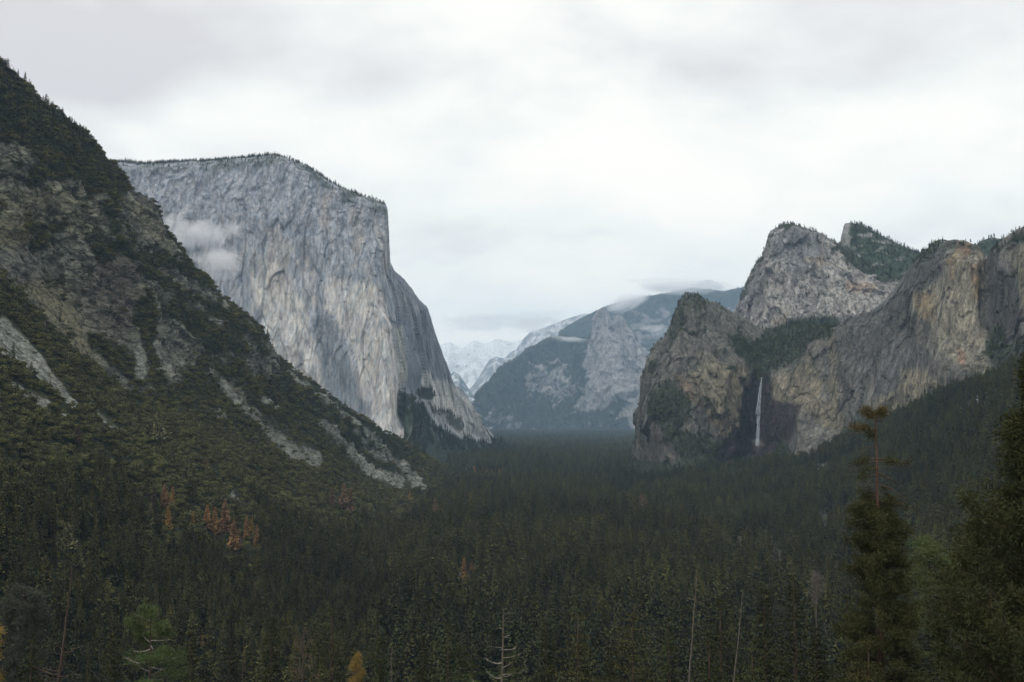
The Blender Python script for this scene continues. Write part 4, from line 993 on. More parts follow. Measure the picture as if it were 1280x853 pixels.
PB = [joined_proto('brush_model', crown_soup, 20 + k, lobes=7 + 3 * k, leaves=380, size=0.11, flat=0.9 + 0.1 * k, trunk=False) for k in range(4)]

# --- gather conifers on every wooded landform
pts, hts, tin = [], [], []


def add_trees(P, h, base, var=0.25, r=r1):
    n = len(P); pts.append(P); hts.append(h * (0.45 + 0.8 * r.random(n) ** 0.7))
    c = np.tile(np.array(base, float), (n, 1)); k = 1 + fbm(P / 220, 3, 901)[:, None] * 0.75 + r.normal(size=(n, 1)) * var * 0.8
    c = c * np.clip(k, 0.35, 2.0); ol = (r.random(n) < 0.15)[:, None]; c = np.where(ol, c * np.array([1.35, 1.2, 0.95]), c)
    tin.append(c * np.array([1.72, 1.6, 1.12]))


# valley floor
m = 330000
Rv = np.sqrt(r1.random(m) * (10800 ** 2 - 330 ** 2) + 330 ** 2); tv = np.radians(r1.uniform(-29, 29, m))
keep = r1.random(m) < np.where(Rv < 1500, 0.95, np.where(Rv < 3000, 0.8, np.where(Rv < 6000, 0.42, 0.25)))
vx, vy = Rv * np.sin(tv), Rv * np.cos(tv); gzv = ground_z(vx, vy); ppx, ppy, _ = to_pix(np.stack([vx, vy, gzv], -1))
nv = fbm(np.stack([vx, vy, 0 * vx], -1) / 110, 3, 905)
# stay off the parts of the floor that the slopes cover
keep &= ~((ppx < np.interp(Rv, [600, 900, 1250, 1800, 2400, 3100], [430, 470, 500, 540, 560, 600])) & (Rv < 3300))
keep &= ~((ppx > np.interp(Rv, [380, 700, 1250, 1750, 2100, 2700], [1285, 1160, 1010, 830, 770, 770])) & (Rv > 380) & (Rv < 2650))
keep &= ~((Rv > 3300) & (ppx < 560)) & ~((Rv > 2650) & (ppx > 860)) & (nv > -0.42)
vx, vy, gzv, Rv = vx[keep], vy[keep], gzv[keep], Rv[keep]
add_trees(np.stack([vx, vy, gzv - 0.5], -1), np.where(Rv > 3000, 42, 34), (0.046, 0.052, 0.022))
# left slope: conifers below, thinning upwards
yy = LS.py
belt = sstep(0, 70, yy - np.interp(LS.px, [-100, 0, 100, 200, 300, 400, 500, 570, 640], [560, 560, 590, 600, 610, 635, 640, 600, 590]) + 60 * fbm(LS.P0 / 120, 2, 907))
P_ = sample(LS, belt * (1 - LS.scree) * sstep(-0.5, -0.1, fbm(LS.P0 / 60, 3, 909) + 0.15), 8.5, r1, 0.98)
add_trees(P_, 25, (0.042, 0.046, 0.02))
P_ = sample(LS, (1 - belt) * 0.05 * (1 - LS.rock) * (1 - LS.scree), 9, r1, 0.985); add_trees(P_, 14, (0.042, 0.046, 0.02))
P_ = sample(LS, np.clip(LS.top, 0, 1) * 0.8, 8, r1, 0.99); add_trees(P_, 14, (0.036, 0.044, 0.024))
P_ = sample(LS, LS.rock * (LS.row > 0.5) * 0.03, 9, r1, 0.99); add_trees(P_, 8, (0.042, 0.046, 0.02))
# right slope
P_ = sample(RS, (1 - np.clip(RS.open * 1.3, 0, 1)) * sstep(-0.6, -0.25, fbm(RS.P0 / 50, 2, 911)) , 9.5, r1, 0.97)
add_trees(P_, 26, (0.046, 0.054, 0.027))
# granite wall talus, rim and ledges
P_ = sample(EC, EC.green * (EC.row > 0.02) * (EC.row < 0.8) * sstep(-0.4, 0.1, fbm(EC.P0 / 60, 2, 913)), 11, r1, 0.99); add_trees(P_, 20, (0.034, 0.046, 0.03))
P_ = sample(EC, ((EC.row > 0.955) & (EC.px < 486)) * np.where(EC.px < 350, 0.55, 0.35), 15, r1, 0.998); add_trees(P_, 17, (0.032, 0.04, 0.03))
P_ = sample(EC, EC.rim * 0.6, 15, r1, 0.99); add_trees(P_, 12, (0.034, 0.042, 0.03))
P_ = sample(RF, RF.green * (RF.row > 0.05) * 0.8, 12, r1, 0.99); add_trees(P_, 13, (0.034, 0.046, 0.028))
P_ = sample(RF, (RF.row > 0.93) * 0.35 * ((RF.px < 905) | (RF.px > 1240)), 16, r1, 0.99); add_trees(P_, 10, (0.034, 0.044, 0.03))
P_ = sample(MC, MC.green * 0.8, 14, r1, 0.985); add_trees(P_, 13, (0.034, 0.046, 0.03))
P_ = sample(WF, WF.green, 13, r1, 0.99); add_trees(P_, 14, (0.032, 0.046, 0.03))
P_ = sample(SP, SP.green * (SP.row > 0.03), 20, r1, 0.99); add_trees(P_, 24, (0.034, 0.048, 0.034))
P_ = sample(BW, BW.green, 26, r1, 0.99); add_trees(P_, 26, (0.034, 0.046, 0.036))
pts, hts, tin = np.concatenate(pts), np.concatenate(hts), np.concatenate(tin)
pick = r1.choice(5, len(pts), p=[0.27, 0.25, 0.17, 0.13, 0.18])
print('conifers', len(pts))

# --- brush
bp_, bs_, bt_ = [], [], []


def add_brush(P, s, base, flat=0.95, r=r1):
    n = len(P); z = s * (0.4 + 0.95 * r.random(n) ** 1.3); bp_.append(P - np.array([0, 0, 1]) * (0.12 * z)[:, None]); bs_.append(np.stack([z * r.uniform(0.9, 1.3, n), z * r.uniform(0.9, 1.3, n), z * flat], -1))
    c = np.tile(np.array(base, float), (n, 1)) * np.clip(1 + fbm(P / 70, 3, 921)[:, None] * 0.6 + r.normal(size=(n, 1)) * 0.15, 0.5, 1.8); bt_.append(c * np.array([1.34, 1.3, 0.98]))


sp_ = np.interp(np.hypot(LS.P0[:, 0], LS.P0[:, 1]), [600, 1200, 2500], [5.0, 5.6, 7.5])
P_ = sample(LS, LS.bush * (1 - 0.6 * belt) * (LS.row < 0.99), sp_, r1, 0.99); add_brush(P_, 10.5, (0.052, 0.054, 0.022))
P_ = sample(LS, (LS.scree > 0.3) * 0.05, 6, r1, 0.98); add_brush(P_, 4.5, (0.055, 0.06, 0.03))
P_ = sample(LS, (LS.rock > 0.4) * 0.10, 10, r1, 0.98); add_brush(P_, 5.5, (0.042, 0.047, 0.025))
P_ = sample(RF, np.clip(RF.green, 0, 1) * (RF.row > 0.05), 11, r1, 0.985); add_brush(P_, 9, (0.048, 0.062, 0.032))
P_ = sample(EC, EC.green * (EC.row < 0.8), 13, r1, 0.98); add_brush(P_, 9, (0.045, 0.06, 0.035))
P_ = sample(RS, np.ones(len(RS.px)) * 0.3, 12, r1, 0.97); add_brush(P_, 8, (0.045, 0.055, 0.03))
bp_, bs_, bt_ = map(np.concatenate, (bp_, bs_, bt_))
print('brush', len(bp_))
scatter('brush', bp_, r1.uniform(0, 6.28, len(bp_)), bs_, bt_, PB, r1.integers(0, 4, len(bp_)), label='dense olive green oak brush and chaparral over the slopes and ledges', cat='brush')

# dead, yellowing and grey trees seen one by one: top in the photograph's survey grid, height in grid units
lsx, lsy, lsd = to_pix(LS.P); vis = (LS.row < 0.93)


def find_base(x, y, hp, land=None):
    """where on the left slope or the floor a tree of this bearing stands"""
    yb = y + hp
    Rf = -FLOOR * FPX / max(yb - 520, 1)
    fx, fy, _ = pix_dir(x, yb); F_ = np.array([fx * Rf, fy * Rf, 0]); F_[2] = ground_z(F_[0], F_[1])
    if x > 800:
        rx_, ry_, _ = to_pix(RS.P); d = (rx_ - x) ** 2 + (ry_ - yb) ** 2 + (RS.row > 0.9) * 1e6; j = int(d.argmin())
        if d[j] < 60 and RS.P[j, 2] > FLOOR + 2: return RS.P[j], np.hypot(*RS.P[j, :2])
    d = (lsx - x) ** 2 + (lsy - yb) ** 2 + (~vis) * 1e6; j = int(d.argmin())
    if d[j] < 60 and LS.P[j, 2] > FLOOR + 2: return LS.P[j], np.hypot(*LS.P[j, :2])
    return F_, Rf


ODD = [
    (259, 634, 30, 'orange', 0, 'orange dead fir, first on the left of the bright orange stand'), (267, 637, 34, 'orange', 1, 'orange dead fir leaning against its neighbour inside the bright orange stand'),
    (281, 628, 42, 'rust', 0, 'tallest rusty dead fir behind the bright orange stand'), (292, 653, 38, 'orange', 5, 'brightest orange dead fir standing lowest in the orange stand'),
    (298, 664, 26, 'rust', 4, 'short rusty fir tucked under the brightest orange fir'), (308, 647, 28, 'orange', 4, 'slim orange dead fir at the left of the small orange trio'),
    (314, 650, 24, 'amber', 4, 'thin amber dead fir in the middle of the small orange trio'), (321, 659, 27, 'orange', 1, 'full orange dead fir at the right of the small orange trio'),
    (215, 611, 26, 'orange', 4, 'red brown dead fir up the slope from the orange stand'), (205, 608, 30, 'rust', 0, 'dull rust fir beside the red brown one up the slope'), (192, 612, 26, 'brown', 1, 'dark brown dying fir left of the dull rust fir'),
    (210, 637, 30, 'amber', 1, 'fir turning from yellow top to orange skirt, alone left of the orange stand'), (188, 631, 32, 'straw', 4, 'straw yellow thin fir left of the amber fir'),
    (241, 641, 18, 'amber', 4, 'small amber spire just left of the pale thin fir'), (249, 635, 26, 'straw', 4, 'pale straw thin fir touching the orange stand on its left'), (228, 620, 14, 'grey', 4, 'little grey green fir above the gap in the orange trees'),
    (196, 520, 40, 'straw', 3, 'tall dying straw coloured fir alone among the brush on the left slope'), (97, 535, 26, 'brown', 2, 'brownish thin fir in the brush at the far left slope'), (147, 562, 30, 'olive', 4, 'pale olive pole of a fir on the left slope'),
    (257, 572, 14, 'tan', 3, 'twiggy tan bare tree on the left slope brush'), (415, 610, 26, 'tan', 1, 'tan fir at the left of the three fading firs under the scree'), (429, 606, 36, 'tan', 0, 'tallest fading fir of the three under the scree'),
    (438, 611, 32, 'rust', 4, 'reddish fir at the right of the three fading firs under the scree'), (445, 583, 16, 'brown', 4, 'brown thin fir beside the lowest scree chute'), (513, 613, 16, 'amber', 5, 'small rounded amber tree on the slope foot'),
    (544, 620, 24, 'tan', 0, 'tan fir right of the small amber tree at the slope foot'), (529, 584, 15, 'pale', 4, 'pale little spire on the end of the left ridge'),
    (585, 578, 9, 'tan', 1, 'tiny tan fir first in the far orange row'), (596, 577, 14, 'orange', 0, 'orange fir second in the far orange row past the ridge'), (603, 583, 14, 'orange', 5, 'broad orange fir third in the far orange row'),
    (609, 585, 13, 'tan', 1, 'faded fir fourth in the far orange row'), (615, 587, 13, 'orange', 0, 'orange fir fifth in the far orange row'), (624, 585, 15, 'orange', 4, 'slim orange fir last on the right of the far orange row'),
    (580, 693, 28, 'orange', 4, 'lone slim orange fir in the valley forest centre'), (590, 698, 14, 'amber', 1, 'small amber fir right beside the lone slim orange one'),
    (82, 658, 38, 'straw', 3, 'straggly yellow fir in the dark forest at left'), (99, 682, 20, 'straw', 5, 'short straw spire right of the straggly yellow fir'), (110, 686, 12, 'rust', 4, 'faint rust spire in the dark forest at left'),
    (131, 688, 22, 'olive', 4, 'olive spire in the dark forest at left'), (2, 697, 28, 'brown', 1, 'brown fir cut by the left edge of the view'), (252, 796, 18, 'orange', 5, 'small orange pointed tree low in the dark forest'),
    (482, 649, 10, 'amber', 4, 'tiny amber spire below the slope foot'), (682, 726, 20, 'brown', 1, 'pinkish brown dead top in the middle of the forest'), (970, 671, 30, 'pale', 1, 'pale grey dead fir below the waterfall cliffs'),
    (922, 676, 26, 'grey', 4, 'grey green thin fir left of the pale dead fir'), (1028, 643, 20, 'dirty', 4, 'dull grey dead spire on the right slope'), (700, 616, 14, 'olive', 5, 'rounded olive tree out in the valley'),
    (803, 616, 26, 'tan', 3, 'open tan crowned tree in the valley near the cliff foot'), (660, 578, 18, 'dark', 0, 'tall dark fir standing above the valley forest'), (443, 495, 15, 'dark', 0, 'lone dark conifer on the crest of the left ridge'),
    (530, 556, 16, 'dark', 1, 'dark spire on the low end of the left ridge'), (445, 785, 40, 'olive', 2, 'olive pine behind the small golden tree'), (1037, 620, 30, 'grey', 3, 'grey green tree on the right slope below the cliffs'),
    (864, 620, 30, 'mid', 5, 'fresh green broad fir under the waterfall wall'), (570, 640, 30, 'mid', 1, 'mid green fir left of centre in the valley'),
]
OB = [find_base(x, y, hp) for x, y, hp, *_ in ODD]
gx_, gy_, gd_ = to_pix(pts); tx_, ty_, _ = to_pix(pts + np.array([0, 0, 1]) * hts[:, None]); free = np.ones(len(pts), bool)
for (x, y, hp, *_), (b_, R_) in zip(ODD, OB):       # nothing stands right in front of the odd ones
    w = 1.5 + 0.1 * hp
    free &= ~((np.abs(tx_ - x) < w + 0.08 * (gy_ - ty_)) & (gd_ < R_ + 12) & (gd_ > R_ - 150) & (ty_ < y + 0.85 * hp) & (gy_ > y))
pts, hts, tin, pick = pts[free], hts[free], tin[free], pick[free]
pxs, pys, dep = to_pix(pts + np.array([0, 0, 1]) * hts[:, None])
bx, by, _ = to_pix(pts)
show = (by - pys) * ((pxs > 4) & (pxs < 1276) & (pys < 846) & (pys > 0) & (dep > 0))
order = np.argsort(-show)[:300]
ind = np.zeros(len(pts), bool); ind[order] = True
rest = ~ind
s3 = hts[:, None] * np.stack([r1.uniform(0.85, 1.25, len(pts))] * 2 + [np.ones(len(pts))], -1)
scatter('forest', pts[rest], r1.uniform(0, 6.28, rest.sum()), s3[rest], tin[rest], PR, pick[rest], label='dense dark conifer forest filling the valley and climbing the slopes', cat='forest')

# ------------------------------------------------------------------ single trees, each its own thing
VAR = []
for k, kw in enumerate((dict(whorls=34, per=8, sprays=8, width=0.13, spray=0.06), dict(whorls=36, per=8, sprays=7, width=0.11, taper=0.75, spray=0.055, lean=0.015),
                        dict(whorls=24, per=9, sprays=9, width=0.16, base=0.3, taper=0.5, ragged=0.4, spray=0.06, droop=0.05, gap=0.08), dict(whorls=22, per=8, sprays=9, width=0.165, base=0.22, taper=0.65, ragged=0.45, spray=0.065, droop=0.1, lean=-0.02),
                        dict(whorls=34, per=7, sprays=7, width=0.095, taper=0.65, ragged=0.3, spray=0.055), dict(whorls=30, per=8, sprays=8, width=0.14, taper=0.9, ragged=0.35, spray=0.06))):
    S, Tn = proto('conifer', conifer_soup, None, None, 60 + k, wk=0.28, **kw)
    cm_ = S.mesh('crown', None); soft_normals(cm_, np.concatenate(S.V)); tm_ = Tn.mesh('trunk', m_bark, smooth=True)
    VAR.append((cm_, tm_))
LEAF = {'dark': (0.055, 0.06, 0.026), 'mid': (0.066, 0.078, 0.032), 'olive': (0.085, 0.082, 0.032), 'hero': (0.036, 0.042, 0.016), 'dry': (0.085, 0.07, 0.032), 'moss': (0.05, 0.053, 0.02), 'grey': (0.05, 0.056, 0.042),
        'orange': (0.40, 0.235, 0.10), 'rust': (0.30, 0.175, 0.10), 'amber': (0.36, 0.23, 0.07), 'straw': (0.24, 0.23, 0.11), 'tan': (0.30, 0.2, 0.12), 'pale': (0.22, 0.20, 0.155), 'brown': (0.10, 0.07, 0.05), 'gold': (0.26, 0.18, 0.05), 'bright': (0.075, 0.105, 0.038), 'dirty': (0.14, 0.13, 0.12)}
for k, kw in enumerate((dict(whorls=62, per=10, sprays=22, width=0.12, spray=0.022, droop=0.35), dict(whorls=58, per=9, sprays=20, width=0.10, spray=0.022, lean=0.01), dict(whorls=34, per=9, sprays=34, width=0.15, base=0.3, taper=0.5, ragged=0.4, spray=0.022, droop=0.05, gap=0.1), dict(whorls=30, per=9, sprays=38, width=0.16, base=0.2, taper=0.6, ragged=0.45, spray=0.024, gap=0.1), dict(whorls=60, per=9, sprays=18, width=0.085, taper=0.6, spray=0.02), dict(whorls=48, per=10, sprays=26, width=0.15, taper=0.85, ragged=0.35, spray=0.024))):
    S, Tn = proto('conifer', conifer_soup, None, None, 80 + k, wk=0.14, **{**kw, 'sprays': int(kw['sprays'] * 1.9), 'spray': kw['spray'] * 0.66})
    cm_ = S.mesh('crown', None); soft_normals(cm_, np.concatenate(S.V)); VAR.append((cm_, Tn.mesh('trunk', m_bark, smooth=True)))
LM, CROWN = {k: leaf_material(k + '_needles', v, 0.18, grain=6.0) for k, v in LEAF.items()}, {}


def crown_mesh(v, tone):
    if (v, tone) not in CROWN:
        me = VAR[v][0].copy(); me.name = 'crown'; me.materials.clear(); me.materials.append(LM[tone]); CROWN[v, tone] = me
    return CROWN[v, tone]


def place_tree(name, base, H, v, tone, label, cat='tree', group=None, rz=None, fat=1.0):
    e = bpy.data.objects.new(name, None); COL.objects.link(e); e.location = tuple(float(q) for q in base); e.empty_display_size = 1
    e.rotation_euler = (0, 0, random.uniform(0, 6.28) if rz is None else rz); e.scale = (H * fat, H * fat, H)
    tag(e, label, cat, group)
    obj('trunk', VAR[v][1], e); obj('crown', crown_mesh(v, tone), e)
    return e


MARKS = [(192, 765, 'white limbed pine'), (629, 765, 'bleached curling tree'), (85, 720, 'leaning brown trunk'), (446, 825, 'small golden tree'), (870, 725, 'taller bare pole'), (928, 750, 'shorter bare pole'), (30, 745, 'round grey oak'), (1095, 700, 'tall sparse pine'),
         (1157, 685, 'light green oak'), (285, 655, 'orange fir stand'), (314, 655, 'small orange trio'), (580, 700, 'lone orange fir'), (82, 660, 'straggly yellow fir'), (379, 785, 'half dead conifer'), (970, 680, 'pale dead fir'), (1019, 720, 'feathery grey treetop'),
         (491, 815, 'grey twiggy tree'), (252, 797, 'small orange spire'), (427, 615, 'three fading firs'), (210, 640, 'amber topped fir'), (682, 728, 'pinkish dead top'), (1202, 660, 'dark slim fir'), (305, 800, 'thin grey pole'), (544, 622, 'tan slope foot fir'), (1238, 700, 'right edge pines')]
seen_labels = {}


def near_label(x, y, h, tn, shape):
    c = sorted(MARKS, key=lambda q: (q[0] - x) ** 2 + 1.5 * (q[1] - y) ** 2)
    size = 'short' if h < 22 else 'tall' if h > 36 else 'middling'
    for q in c[:8]:
        dx, dy = x - q[0], y - q[1]; d = math.hypot(dx, dy); far_ = 'just' if d < 22 else 'a little' if d < 45 else 'some way' if d < 80 else 'far'
        hx = 'left of' if dx < 0 else 'right of'; vy = 'above' if dy < 0 else 'below'
        rel = hx if abs(dx) > 2.4 * abs(dy) else vy if abs(dy) > 2.4 * abs(dx) else f'{vy} and {hx}'
        lab = f'{size} {tn} {shape}, {far_} {rel} the {q[2]}'
        if lab not in seen_labels: break
    seen_labels[lab] = seen_labels.get(lab, 0) + 1
    return lab


for i in order:
    v = int(pick[i])
    tone = 'olive' if tin[i][0] > 0.11 else 'mid' if tin[i][1] > 0.08 else 'dark'
    shape = {0: 'dense fir', 1: 'slim fir', 2: 'open pine', 3: 'ragged pine', 4: 'narrow fir'}[v]
    tn_ = {'dark': 'dark green', 'mid': 'mid green', 'olive': 'olive green'}[tone]
    place_tree('pine_tree' if v in (2, 3) else 'fir_tree', pts[i], hts[i], v, tone, near_label(pxs[i], pys[i], hts[i], tn_, shape), 'tree', 'nearer conifers standing in the valley forest', fat=random.uniform(0.9, 1.2))

# the odd coloured trees
k_odd = 0
for x, y, hp, tone, v, lab in ODD:
    b, R = OB[k_odd]; k_odd += 1; H = hp * R / FPX * 1.03
    place_tree('fir_tree', b, H, v, tone, lab, 'tree', fat=1.15)

# close trees rising from the slope below the viewpoint
CLOSE = [(955, 735, 200, 'dark', 0, 1.0, 'dark fir right of the shorter bare pole'), (992, 718, 180, 'dark', 4, 1.15, 'very dark narrow fir with a dense spire'), (1058, 742, 150, 'mid', 1, 1.1, 'mid green fir under the tall sparse pine'),
         (1202, 655, 150, 'dark', 4, 1.2, 'dark slim fir just left of the big pine at the right edge'), (1172, 735, 120, 'grey', 5, 1.2, 'grey green fir in front of the dark slim fir'), (1125, 760, 110, 'dark', 5, 1.2, 'dark broad fir right of the sparse pine trunk'),
         (1020, 785, 130, 'dark', 5, 1.2, 'low dark fir between the narrow fir and the sparse pine'), (900, 752, 210, 'dark', 2, 1.0, 'dark open pine between the two bare poles'), (835, 770, 230, 'mid', 1, 1.0, 'mid green fir left of the taller bare pole'),
         (886, 800, 170, 'mid', 3, 1.1, 'bushy green pine in front of the bare poles'), (940, 808, 160, 'mid', 3, 1.1, 'wide green pine crown low in front of the shorter bare pole'), (975, 812, 140, 'mid', 5, 1.0, 'pointed green fir top at the lower edge'),
         (790, 768, 260, 'olive', 2, 1.0, 'olive pine with rounded tip in the lower forest'), (722, 768, 260, 'olive', 3, 1.0, 'ragged olive pine with a broken tip'), (683, 776, 280, 'dark', 0, 1.0, 'dark fir right of the bare white limbed tree'),
         (560, 780, 260, 'mid', 2, 1.0, 'loose green pine left of the bare white limbed tree'), (528, 795, 230, 'dark', 0, 1.0, 'dark fir between the golden tree and the bare limbed tree'), (475, 795, 240, 'mid', 0, 1.0, 'green fir just right of the golden tree'),
         (415, 760, 280, 'dark', 2, 1.0, 'dark open pine right of the brown dead conifer'), (340, 770, 280, 'dark', 0, 1.0, 'dark fir left of the brown dead conifer'), (290, 772, 290, 'grey', 1, 1.0, 'grey green fir near the thin grey pole'),
         (240, 790, 250, 'dark', 1, 1.0, 'dark fir right of the white limbed green pine'), (140, 790, 250, 'dark', 0, 1.0, 'dark fir left of the white limbed green pine'), (110, 815, 220, 'grey', 2, 1.0, 'grey green pine right of the dead brown trunk'),
         (40, 800, 220, 'mid', 5, 1.0, 'green fir left of the dead brown trunk'), (640, 820, 170, 'mid', 2, 1.0, 'bright green pine tuft at the foot of the bare limbed tree'), (590, 828, 170, 'bright', 2, 1.0, 'fresh green pine tip left of the bare limbed tree foot'),
         (760, 808, 200, 'dark', 1, 1.0, 'dark fir near the lower edge, left of the bare poles'), (1085, 800, 95, 'olive', 3, 1.2, 'olive brown pine top in front of the sparse pine')]
for x, y, R, tone, v, fat, lab in CLOSE:
    t = pix(x, y, R); gz_ = float(ground_z(np.array([t[0]]), np.array([t[1]]))[0]); place_tree('pine_tree' if v in (2, 3) else 'fir_tree', (t[0], t[1], gz_ - 0.3), t[2] - gz_ + 0.3, v + 6, tone, lab, 'tree', fat=fat * 0.95)

# ------------------------------------------------------------------ the trees with a portrait of their own
def tufts(S, P, r, n=26, rad=0.45, ln=0.32, w=0.035, up=0.3):
    m_ = len(P); c = np.repeat(P, n, 0) + r.normal(size=(m_ * n, 3)) * rad * 0.42; d = (c - np.repeat(P, n, 0)) / rad + np.array([0, 0, up]) + r.normal(size=(m_ * n, 3)) * 0.3
    needles(S, c, d, ln, w, r)


def limb(W, start, az_, L_, rise, curl, rad, r, twigs=3, wig=0.06):
    """a bough: leaves the trunk, sags or rises, curls at its tip; returns points along it"""
    u = np.linspace(0, 1, 9); d = np.array([math.cos(az_), math.sin(az_), 0]); sd = np.array([-d[1], d[0], 0])
    P = start + d * (u * L_)[:, None] + np.array([0, 0, 1.0]) * (L_ * (rise * u + curl * u ** 2.5))[:, None] + sd * (np.cumsum(r.normal(size=9)) * wig * L_ * u)[:, None] * 0.4 + np.array([0, 0, 1.0]) * (r.normal(size=9) * wig * 0.4 * L_ * u)[:, None]
    W.tube(P, rad * (1 - u * 0.85), 5); ends = [P]
    for _ in range(twigs):
        k = r.integers(3, 8); a2 = az_ + r.choice([-1, 1]) * r.uniform(0.4, 1.1); l2 = L_ * r.uniform(0.15, 0.4); v = np.linspace(0, 1, 5); d2 = np.array([math.cos(a2), math.sin(a2), 0])
        Q = P[k] + d2 * (v * l2)[:, None] + np.array([0, 0, 1.0]) * (l2 * (rise * 0.5 * v + (0.3 + curl) * v ** 2))[:, None]
        W.tube(Q, rad * 0.45 * (1 - v * 0.8), 4); ends.append(Q)
    return ends


m_redbark = bark_material('red_brown_bark', (0.11, 0.07, 0.052)); m_white = bark_material('bleached_wood', (0.27, 0.25, 0.22), (0.14, 0.12, 0.11)); m_brownwood = bark_material('weathered_brown_wood', (0.085, 0.06, 0.05))


def portrait(name, label, x, y, R, lean=(0, 0), trunk_r=0.35, limbs=(), auto=None, trunk_mat=None, limb_mat=None, leaf='mid', seed=0, top=True, wob=0.15, second=None, mixed=True, dead=False, bend=1.0):
    r = np.random.default_rng(seed); T_ = pix(x, y, R); bx_, by_ = T_[0] - lean[0], T_[1] - lean[1]
    gz_ = float(ground_z(np.array([bx_]), np.array([by_]))[0]) - 0.3; H = T_[2] - gz_; s = FPX / R
    e = bpy.data.objects.new(name, None); COL.objects.link(e); e.location = (bx_, by_, gz_); tag(e, label, 'tree' if not name.startswith('dead') else 'dead tree')
    tr, W, F1, F2 = Soup(), Soup(), Soup(), Soup()
    t = np.linspace(0, 1, 26); ax = np.stack([lean[0] * t ** bend, lean[1] * t ** bend, H * t], -1); ax[1:-1, :2] += np.cumsum(r.normal(size=(24, 2)), 0) * wob * 0.12
    tr.tube(ax, trunk_r * (1 - t) ** 0.75 + 0.05, 9)
    at = lambda z: np.array([np.interp(z, ax[:, 2], ax[:, 0]), np.interp(z, ax[:, 2], ax[:, 1]), z])
    for (dy, dx, rise, curl, fol, thick) in limbs:                 # dy below the top, dx reach, both in grid units
        az_ = (0 if dx > 0 else math.pi) + r.uniform(-0.45, 0.45); L_ = abs(dx) / s / max(0.3, abs(math.cos(az_)))
        en = limb(W, at(H - dy / s), az_, L_, rise, curl, thick, r, twigs=3 + int(3 * fol))
        if fol > 0:
            Pp = np.concatenate([q[(3 if j == 0 else 1):] for j, q in enumerate(en)]); Pp = Pp + r.normal(size=(len(Pp), 3)) * 0.15
            tufts(F1 if fol < 2 else F2, Pp[r.random(len(Pp)) < min(fol, 0.8)], r, n=18, rad=0.36, ln=0.26, w=0.026)
    if auto:
        z0, z1, n, prof, rise, curl, dens, thick, nn, rad = auto      # from z0 to z1 below the top in grid units
        for k in range(n):
            q = (k + r.random()) / n; dy = z0 + (z1 - z0) * q; L_ = prof(dy) / s * r.uniform(0.65, 1.12); az_ = r.uniform(0, 2 * math.pi)
            zz = H - dy / s
            if zz < 1: continue
            en = limb(W, at(zz), az_, L_, rise * r.uniform(0.5, 1.4), curl * r.uniform(0.5, 1.4), thick * (0.4 + 0.6 * L_ / (prof(z1) / s)), r, twigs=4)
            if dens > 0:
                Pp = np.concatenate([w_[(3 if j == 0 else 1):] for j, w_ in enumerate(en)]); Pp = Pp + r.normal(size=Pp.shape) * rad * 0.5
                Pp = Pp[r.random(len(Pp)) < dens]; tufts(F2 if (second and mixed and r.random() < 0.25) else F1, Pp, r, n=nn, rad=rad, ln=rad * 0.75, w=rad * 0.07)
    obj('trunk', tr.mesh('trunk', trunk_mat or m_bark, True), e)
    if W.n: obj('branches', W.mesh('branches', limb_mat or trunk_mat or m_bark, True), e)
    if F1.n: obj('crown', F1.mesh('crown', LM[leaf]), e)
    if F2.n: obj('dry_foliage', F2.mesh('dry_foliage', LM[second or leaf]), e)
    return e


portrait('pine_tree', 'tall sparse pine with reddish trunk, bare side boughs and a yellowing tuft on top', 1095, 513, 110, lean=(0.3, 0), trunk_r=0.42,
         limbs=[(2, 10, 0.25, -0.2, 3, 0.05), (3, -13, 0.2, -0.1, 3, 0.05), (6, 8, 0.1, 0, 3, 0.04), (6, -9, 0.0, 0, 3, 0.04), (12, 12, -0.05, -0.1, 0, 0.06), (14, 8, 0.3, 0.1, 0, 0.05), (22, -28, -0.05, 0.12, 2.9, 0.07), (24, -16, 0.1, 0, 1, 0.06), (30, -8, 0, 0, 1, 0.05), (42, -18, -0.1, -0.1, 0, 0.04),
                (57, -22, 0.1, -0.35, 0.9, 0.1), (60, -30, -0.15, 0, 1, 0.09), (66, -22, -0.25, 0, 1, 0.08), (57, 36, 0.0, -0.22, 1, 0.11), (60, 25, 0.0, -0.1, 0.8, 0.08), (73, 29, -0.35, -0.15, 0, 0.11), (76, -26, -0.1, 0, 1, 0.08), (86, 14, -0.4, -0.2, 0.5, 0.08), (87, 31, -0.2, -0.35, 0.3, 0.1), (98, -13, -0.6, 0, 0, 0.1), (102, -18, -0.35, 0, 0, 0.12), (94, -20, -0.2, 0.1, 0.9, 0.09), (106, 40, -0.15, -0.1, 1, 0.1), (110, -30, 0, 0, 1, 0.1)],
         auto=(104, 400, 150, lambda d: np.interp(d, [104, 130, 200, 300, 420], [18, 30, 40, 46, 50]), -0.14, 0.16, 0.95, 0.07, 44, 0.46), trunk_mat=m_redbark, limb_mat=m_bark, leaf='moss', second='dry', mixed=False, seed=3)
portrait('pine_tree', 'big dark pine with upswept brushy boughs cut off by the right edge', 1303, 430, 68, trunk_r=0.45,
         auto=(4, 600, 210, lambda d: np.interp(d, [0, 60, 100, 160, 230, 330, 600], [5, 18, 36, 52, 90, 112, 125]), 0.15, 0.38, 0.8, 0.09, 46, 0.45), trunk_mat=m_redbark, limb_mat=m_bark, leaf='hero', second='moss', seed=5)
portrait('pine_tree', 'second big pine low at the right edge with long needle brushes', 1238, 640, 75, trunk_r=0.35,
         auto=(2, 420, 110, lambda d: np.interp(d, [0, 60, 140, 420], [8, 36, 66, 80]), 0.2, 0.35, 0.8, 0.07, 46, 0.45), trunk_mat=m_redbark, leaf='hero', second='moss', seed=7)
